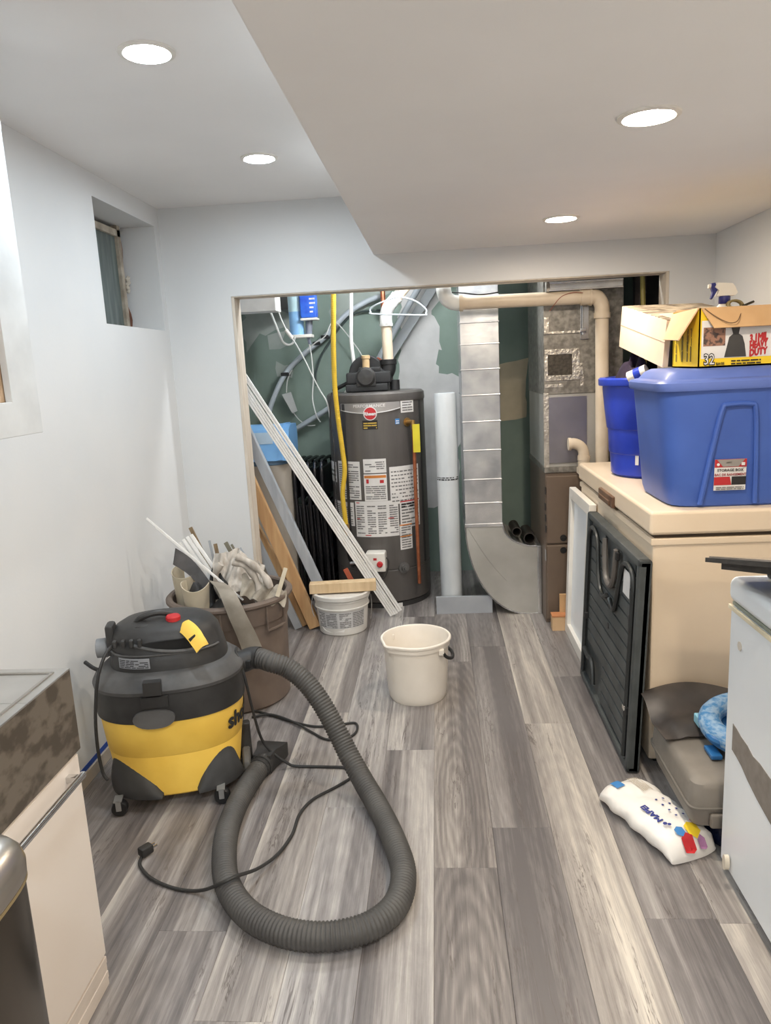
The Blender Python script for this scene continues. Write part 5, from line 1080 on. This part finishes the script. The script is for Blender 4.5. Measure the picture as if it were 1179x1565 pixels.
part('end_flange', MB().box((.545, DY0-.012, 0), (.5695, DY1, .406), .003), m_galv, t)
for i, (x, z, rr_, ln, lab) in enumerate(((.505, .446, .034, .22, 'larger dark open tube end lying on the duct elbow'), (.433, .487, .028, .20, 'smaller dark tube end at the left on the duct elbow'))):
    p0 = Vector((x, DY0+.01, z)); mb = MB().lathe([(rr_-.006, .12), (rr_-.006, 0), (rr_, 0), (rr_, ln), (.001, ln)], (x, DY0+.012, z), 24, 'Y', cap0=False)
    solo('dark_tube', mb, M('sooty_pipe', (52, 46, 40), .5, .3, col2=(36, 32, 28), scale=20), lab, 'tube')
# ------------------------------------------------------------------ furnace and plenum
UX0, UX1, UY0_, UY1_ = .571, 1.06, 4.055, 4.72
t = thing('furnace', 'brown furnace cabinet with metal plenum behind the beige freezer', 'furnace', ((UX0+UX1)/2, 4.36, 0))
m_furn = M('furnace_brown', (112, 96, 82), .45, .1, col2=(104, 88, 75), scale=4)
part('cabinet', MB().box((UX0, UY0_+.012, .0), (UX1, UY1_, .845), .006), m_furn, t)
part('upper_panel', MB().box((UX0+.004, UY0_-.004, .455), (UX1-.004, UY0_+.014, .83), .010), m_furn, t)
part('lower_panel', MB().box((UX0+.004, UY0_-.004, .02), (UX1-.004, UY0_+.014, .447), .010), m_furn, t)
for z in (.487, .418): part('panel_latch', MB().lathe([(.018, -.004), (.018, .004), (.001, .006)], (.665, UY0_-.004, z), 18, 'Y').box((.654, UY0_-.010, z-.004), (.677, UY0_-.006, z+.004)), m_black, t)
for y, z in ((4.06, .75), (4.07, .66), (4.06, .60), (4.05, .54)): part('side_slot', MB().box((UX0-.002, y-.012, z-.02), (UX0+.002, y+.012, z+.02), .001), m_black, t)
part('side_label', MB().box((UX0-.0015, 4.05, .36), (UX0+.001, 4.09, .42)), M('faded_side_label', (150, 150, 150), .6), t)
PX0, PX1, PZ0 = .571, .855, .848
part('plenum_skirt', MB().box((UX0-.004, UY0_+.004, .845), (UX1, UY1_, .875), .003), m_galvd, t)
part('plenum_lower', MB().box((PX0, UY0_+.012, .875), (PX1, UY1_, 1.262), .003), m_duct2, t)
part('plenum_upper', MB().box((PX0-.003, UY0_+.006, 1.262), (PX1, UY1_, ZC-.005), .003), m_galvd, t)
part('plenum_main', MB().box((PX1, UY0_+.11, .875), (1.0, UY1_, ZC-.005), .003), m_galvd, t)
yy = UY0_+.006
part('corner_tape', MB().box((PX0-.006, yy-.002, .875), (PX0+.022, yy+.006, 1.27), .001), m_foil, t, 'wrinkled foil tape down the plenum corner')
def tapes(name, rects, mat, lab=None, d=.0025): 
    mb = MB()
    for a_, b_, c_, d_ in rects: mb.box((a_*1.014, yy-d, b_-.003), (c_*1.014, yy+.004, d_-.003), .001)
    return part(name, mb, mat, t, lab)
tapes('tape_border', [(.565, 1.470, .703, 1.496), (.565, 1.335, .703, 1.362), (.704, 1.335, .742, 1.498), (.565, 1.363, .580, 1.469)], m_foil, 'foil tape round the plenum hatch', .005)
tapes('hatch', [(.582, 1.364, .704, 1.468)], M('dark_hatch_metal', (84, 78, 70), .6, .5, col2=(58, 54, 48), scale=60))
tapes('tape_patch', [(.745, 1.30, .765, 1.36), (.565, 1.30, .66, 1.318), (.735, 1.355, .76, 1.42)], m_foil)
tapes('seam_rail', [(.562, 1.574, .775, 1.586), (.562, 1.585, .586, 1.66)], m_foil, None, .010)
tapes('hanger_strap', [(.745, 1.54, .787, 1.73)], m_galv, None, .008)
part('strap_bolt', MB().tube([(.765, yy-.02, 1.56), (.765, yy-.02, 1.76)], .005, 8, 2).box((.75, yy-.03, 1.572), (.782, yy-.006, 1.592), .003), m_galv, t)
tapes('lower_patch', [(.585, .90, .78, 1.25)], M('violet_grey_metal', (150, 148, 156), .35, .8, col2=(132, 130, 136), scale=3))
# condensate elbow
tpipe = thing('condensate_elbow', 'short white plastic elbow pipe coming out of the plenum above the freezer', 'pipe', (.765, 4.0, .842))
part('elbow', MB().tube([(.692, 4.0, 1.003), (.715, 4.0, 1.005), (.745, 4.0, .99), (.762, 4.0, .96), (.765, 4.0, .90), (.765, 4.0, .872)], .028, 18, 5), m_pvc, tpipe)
part('elbow_lip', MB().tube([(.683, 4.0, 1.003), (.697, 4.0, 1.003)], .033, 18, 2), m_pvc, tpipe)
part('elbow_lip', MB().tube([(.764, 4.0, .915), (.765, 4.0, .940)], .033, 18, 2), m_pvc, tpipe)
part('socket', MB().tube([(.764, 4.0, .915), (.765, 4.0, .872)], .031, 18, 2), m_pvc, tpipe)
part('saddle', MB().box((.735, 3.97, .842), (.795, 4.050, .876), .004), m_pvc, tpipe)
# exhaust pipe across the top
t = thing('exhaust_pipe', 'long beige plastic exhaust pipe running across the top of the opening', 'pipe', (.5, 3.99, 1.0))
EYP = 3.998
part('left_elbow', MB().tube([(.062, EYP+.02, 1.90), (.058, EYP, 1.82), (.072, EYP, 1.775), (.105, EYP, 1.752), (.15, EYP, 1.747)], .038, 18, 5), m_pvcw, t)
part('elbow_lip', MB().tube([(.135, EYP, 1.747), (.155, EYP, 1.747)], .042, 18, 2), m_pvc, t)
part('long_run', MB().tube([(.15, EYP, 1.747), (.75, EYP, 1.742)], .034, 20, 2), m_pvc, t)
part('coupling', MB().tube([(.745, EYP, 1.742), (.79, EYP, 1.742)], .040, 20, 2).tube([(.79, EYP, 1.742), (.80, EYP, 1.742)], .044, 20, 2), m_pvc, t)
part('right_elbow', MB().tube([(.795, EYP, 1.742), (.83, EYP, 1.735), (.85, EYP, 1.70), (.853, EYP, 1.655), (.853, EYP, 1.64)], .037, 20, 5), m_pvc, t)
part('elbow_lip', MB().tube([(.853, EYP, 1.662), (.853, EYP, 1.635)], .041, 20, 2), m_pvc, t)
part('drop_run', MB().tube([(.853, EYP, 1.645), (.858, EYP, .90), (.858, EYP, .86)], .0335, 20, 2), m_pvc, t)
part('red_wire', MB().tube([(.585, EYP-.034, 1.68), (.64, EYP-.036, 1.745), (.70, EYP-.035, 1.765), (.75, EYP-.041, 1.76)], .0018, 6), M('dull_red_wire', (150, 84, 66), .6), t)
solo('brown_wire', MB().tube([(.10, 3.975, 1.80), (.16, 3.94, 1.79), (.24, 3.94, 1.778), (.33, 3.945, 1.785)], .0035, 6), m_cord, 'dark thin wire sagging over the left end of the exhaust pipe', 'wire')
# rail and dark bay top right
t = thing('duct_rail', 'galvanised metal rail under the ceiling at the top right of the opening', 'rail', (.76, 3.99, 1.78))
part('rail_web', MB().box((.585, 3.975, 1.782), (.95, 4.0, 1.818), .003), m_galv, t)
part('rail_lip', MB().box((.585, 3.967, 1.778), (.95, 4.0, 1.786), .002).box((.585, 3.967, 1.814), (.95, 4.0, 1.822), .002), m_galv, t)
part('rail_end', MB().box((.57, 3.968, 1.774), (.59, 4.01, 1.826), .004), m_galvd, t)
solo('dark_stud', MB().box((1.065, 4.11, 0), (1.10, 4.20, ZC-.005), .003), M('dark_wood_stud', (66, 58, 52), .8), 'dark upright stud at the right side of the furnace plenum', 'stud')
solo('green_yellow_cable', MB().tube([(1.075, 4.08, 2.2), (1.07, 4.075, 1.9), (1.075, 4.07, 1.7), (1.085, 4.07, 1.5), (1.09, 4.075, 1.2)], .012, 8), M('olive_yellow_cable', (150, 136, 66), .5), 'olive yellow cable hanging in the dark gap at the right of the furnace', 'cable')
solo('bay_shade_board', MB().box((1.065, 4.21, 0), (XR-.005, 4.24, ZC-.005)), M('bay_shade_dark', (30, 28, 27), .9), 'dark board standing in for the shade right of the furnace', 'board')  # added dark board; the stud bay's shade is put into its colour
# cardboard scraps by the furnace
t = thing('cardboard_box', 'small brown cardboard box by the foot of the furnace', 'box', (.635, 3.955, 0))
part('box_body', MB().box((.585, 3.925, 0), (.665, 3.985, .085), .001), m_card, t)
part('box_flap', MB().box((.583, 3.922, .078), (.667, 3.988, .087), .001), M('orange_brown_card', (196, 130, 84), .8), t)
solo('cardboard_strip', MB().box((.632, 3.975, .0), (.667, 3.99, .19), .001), m_flap, 'tan cardboard strip standing behind the small box by the furnace', 'cardboard')
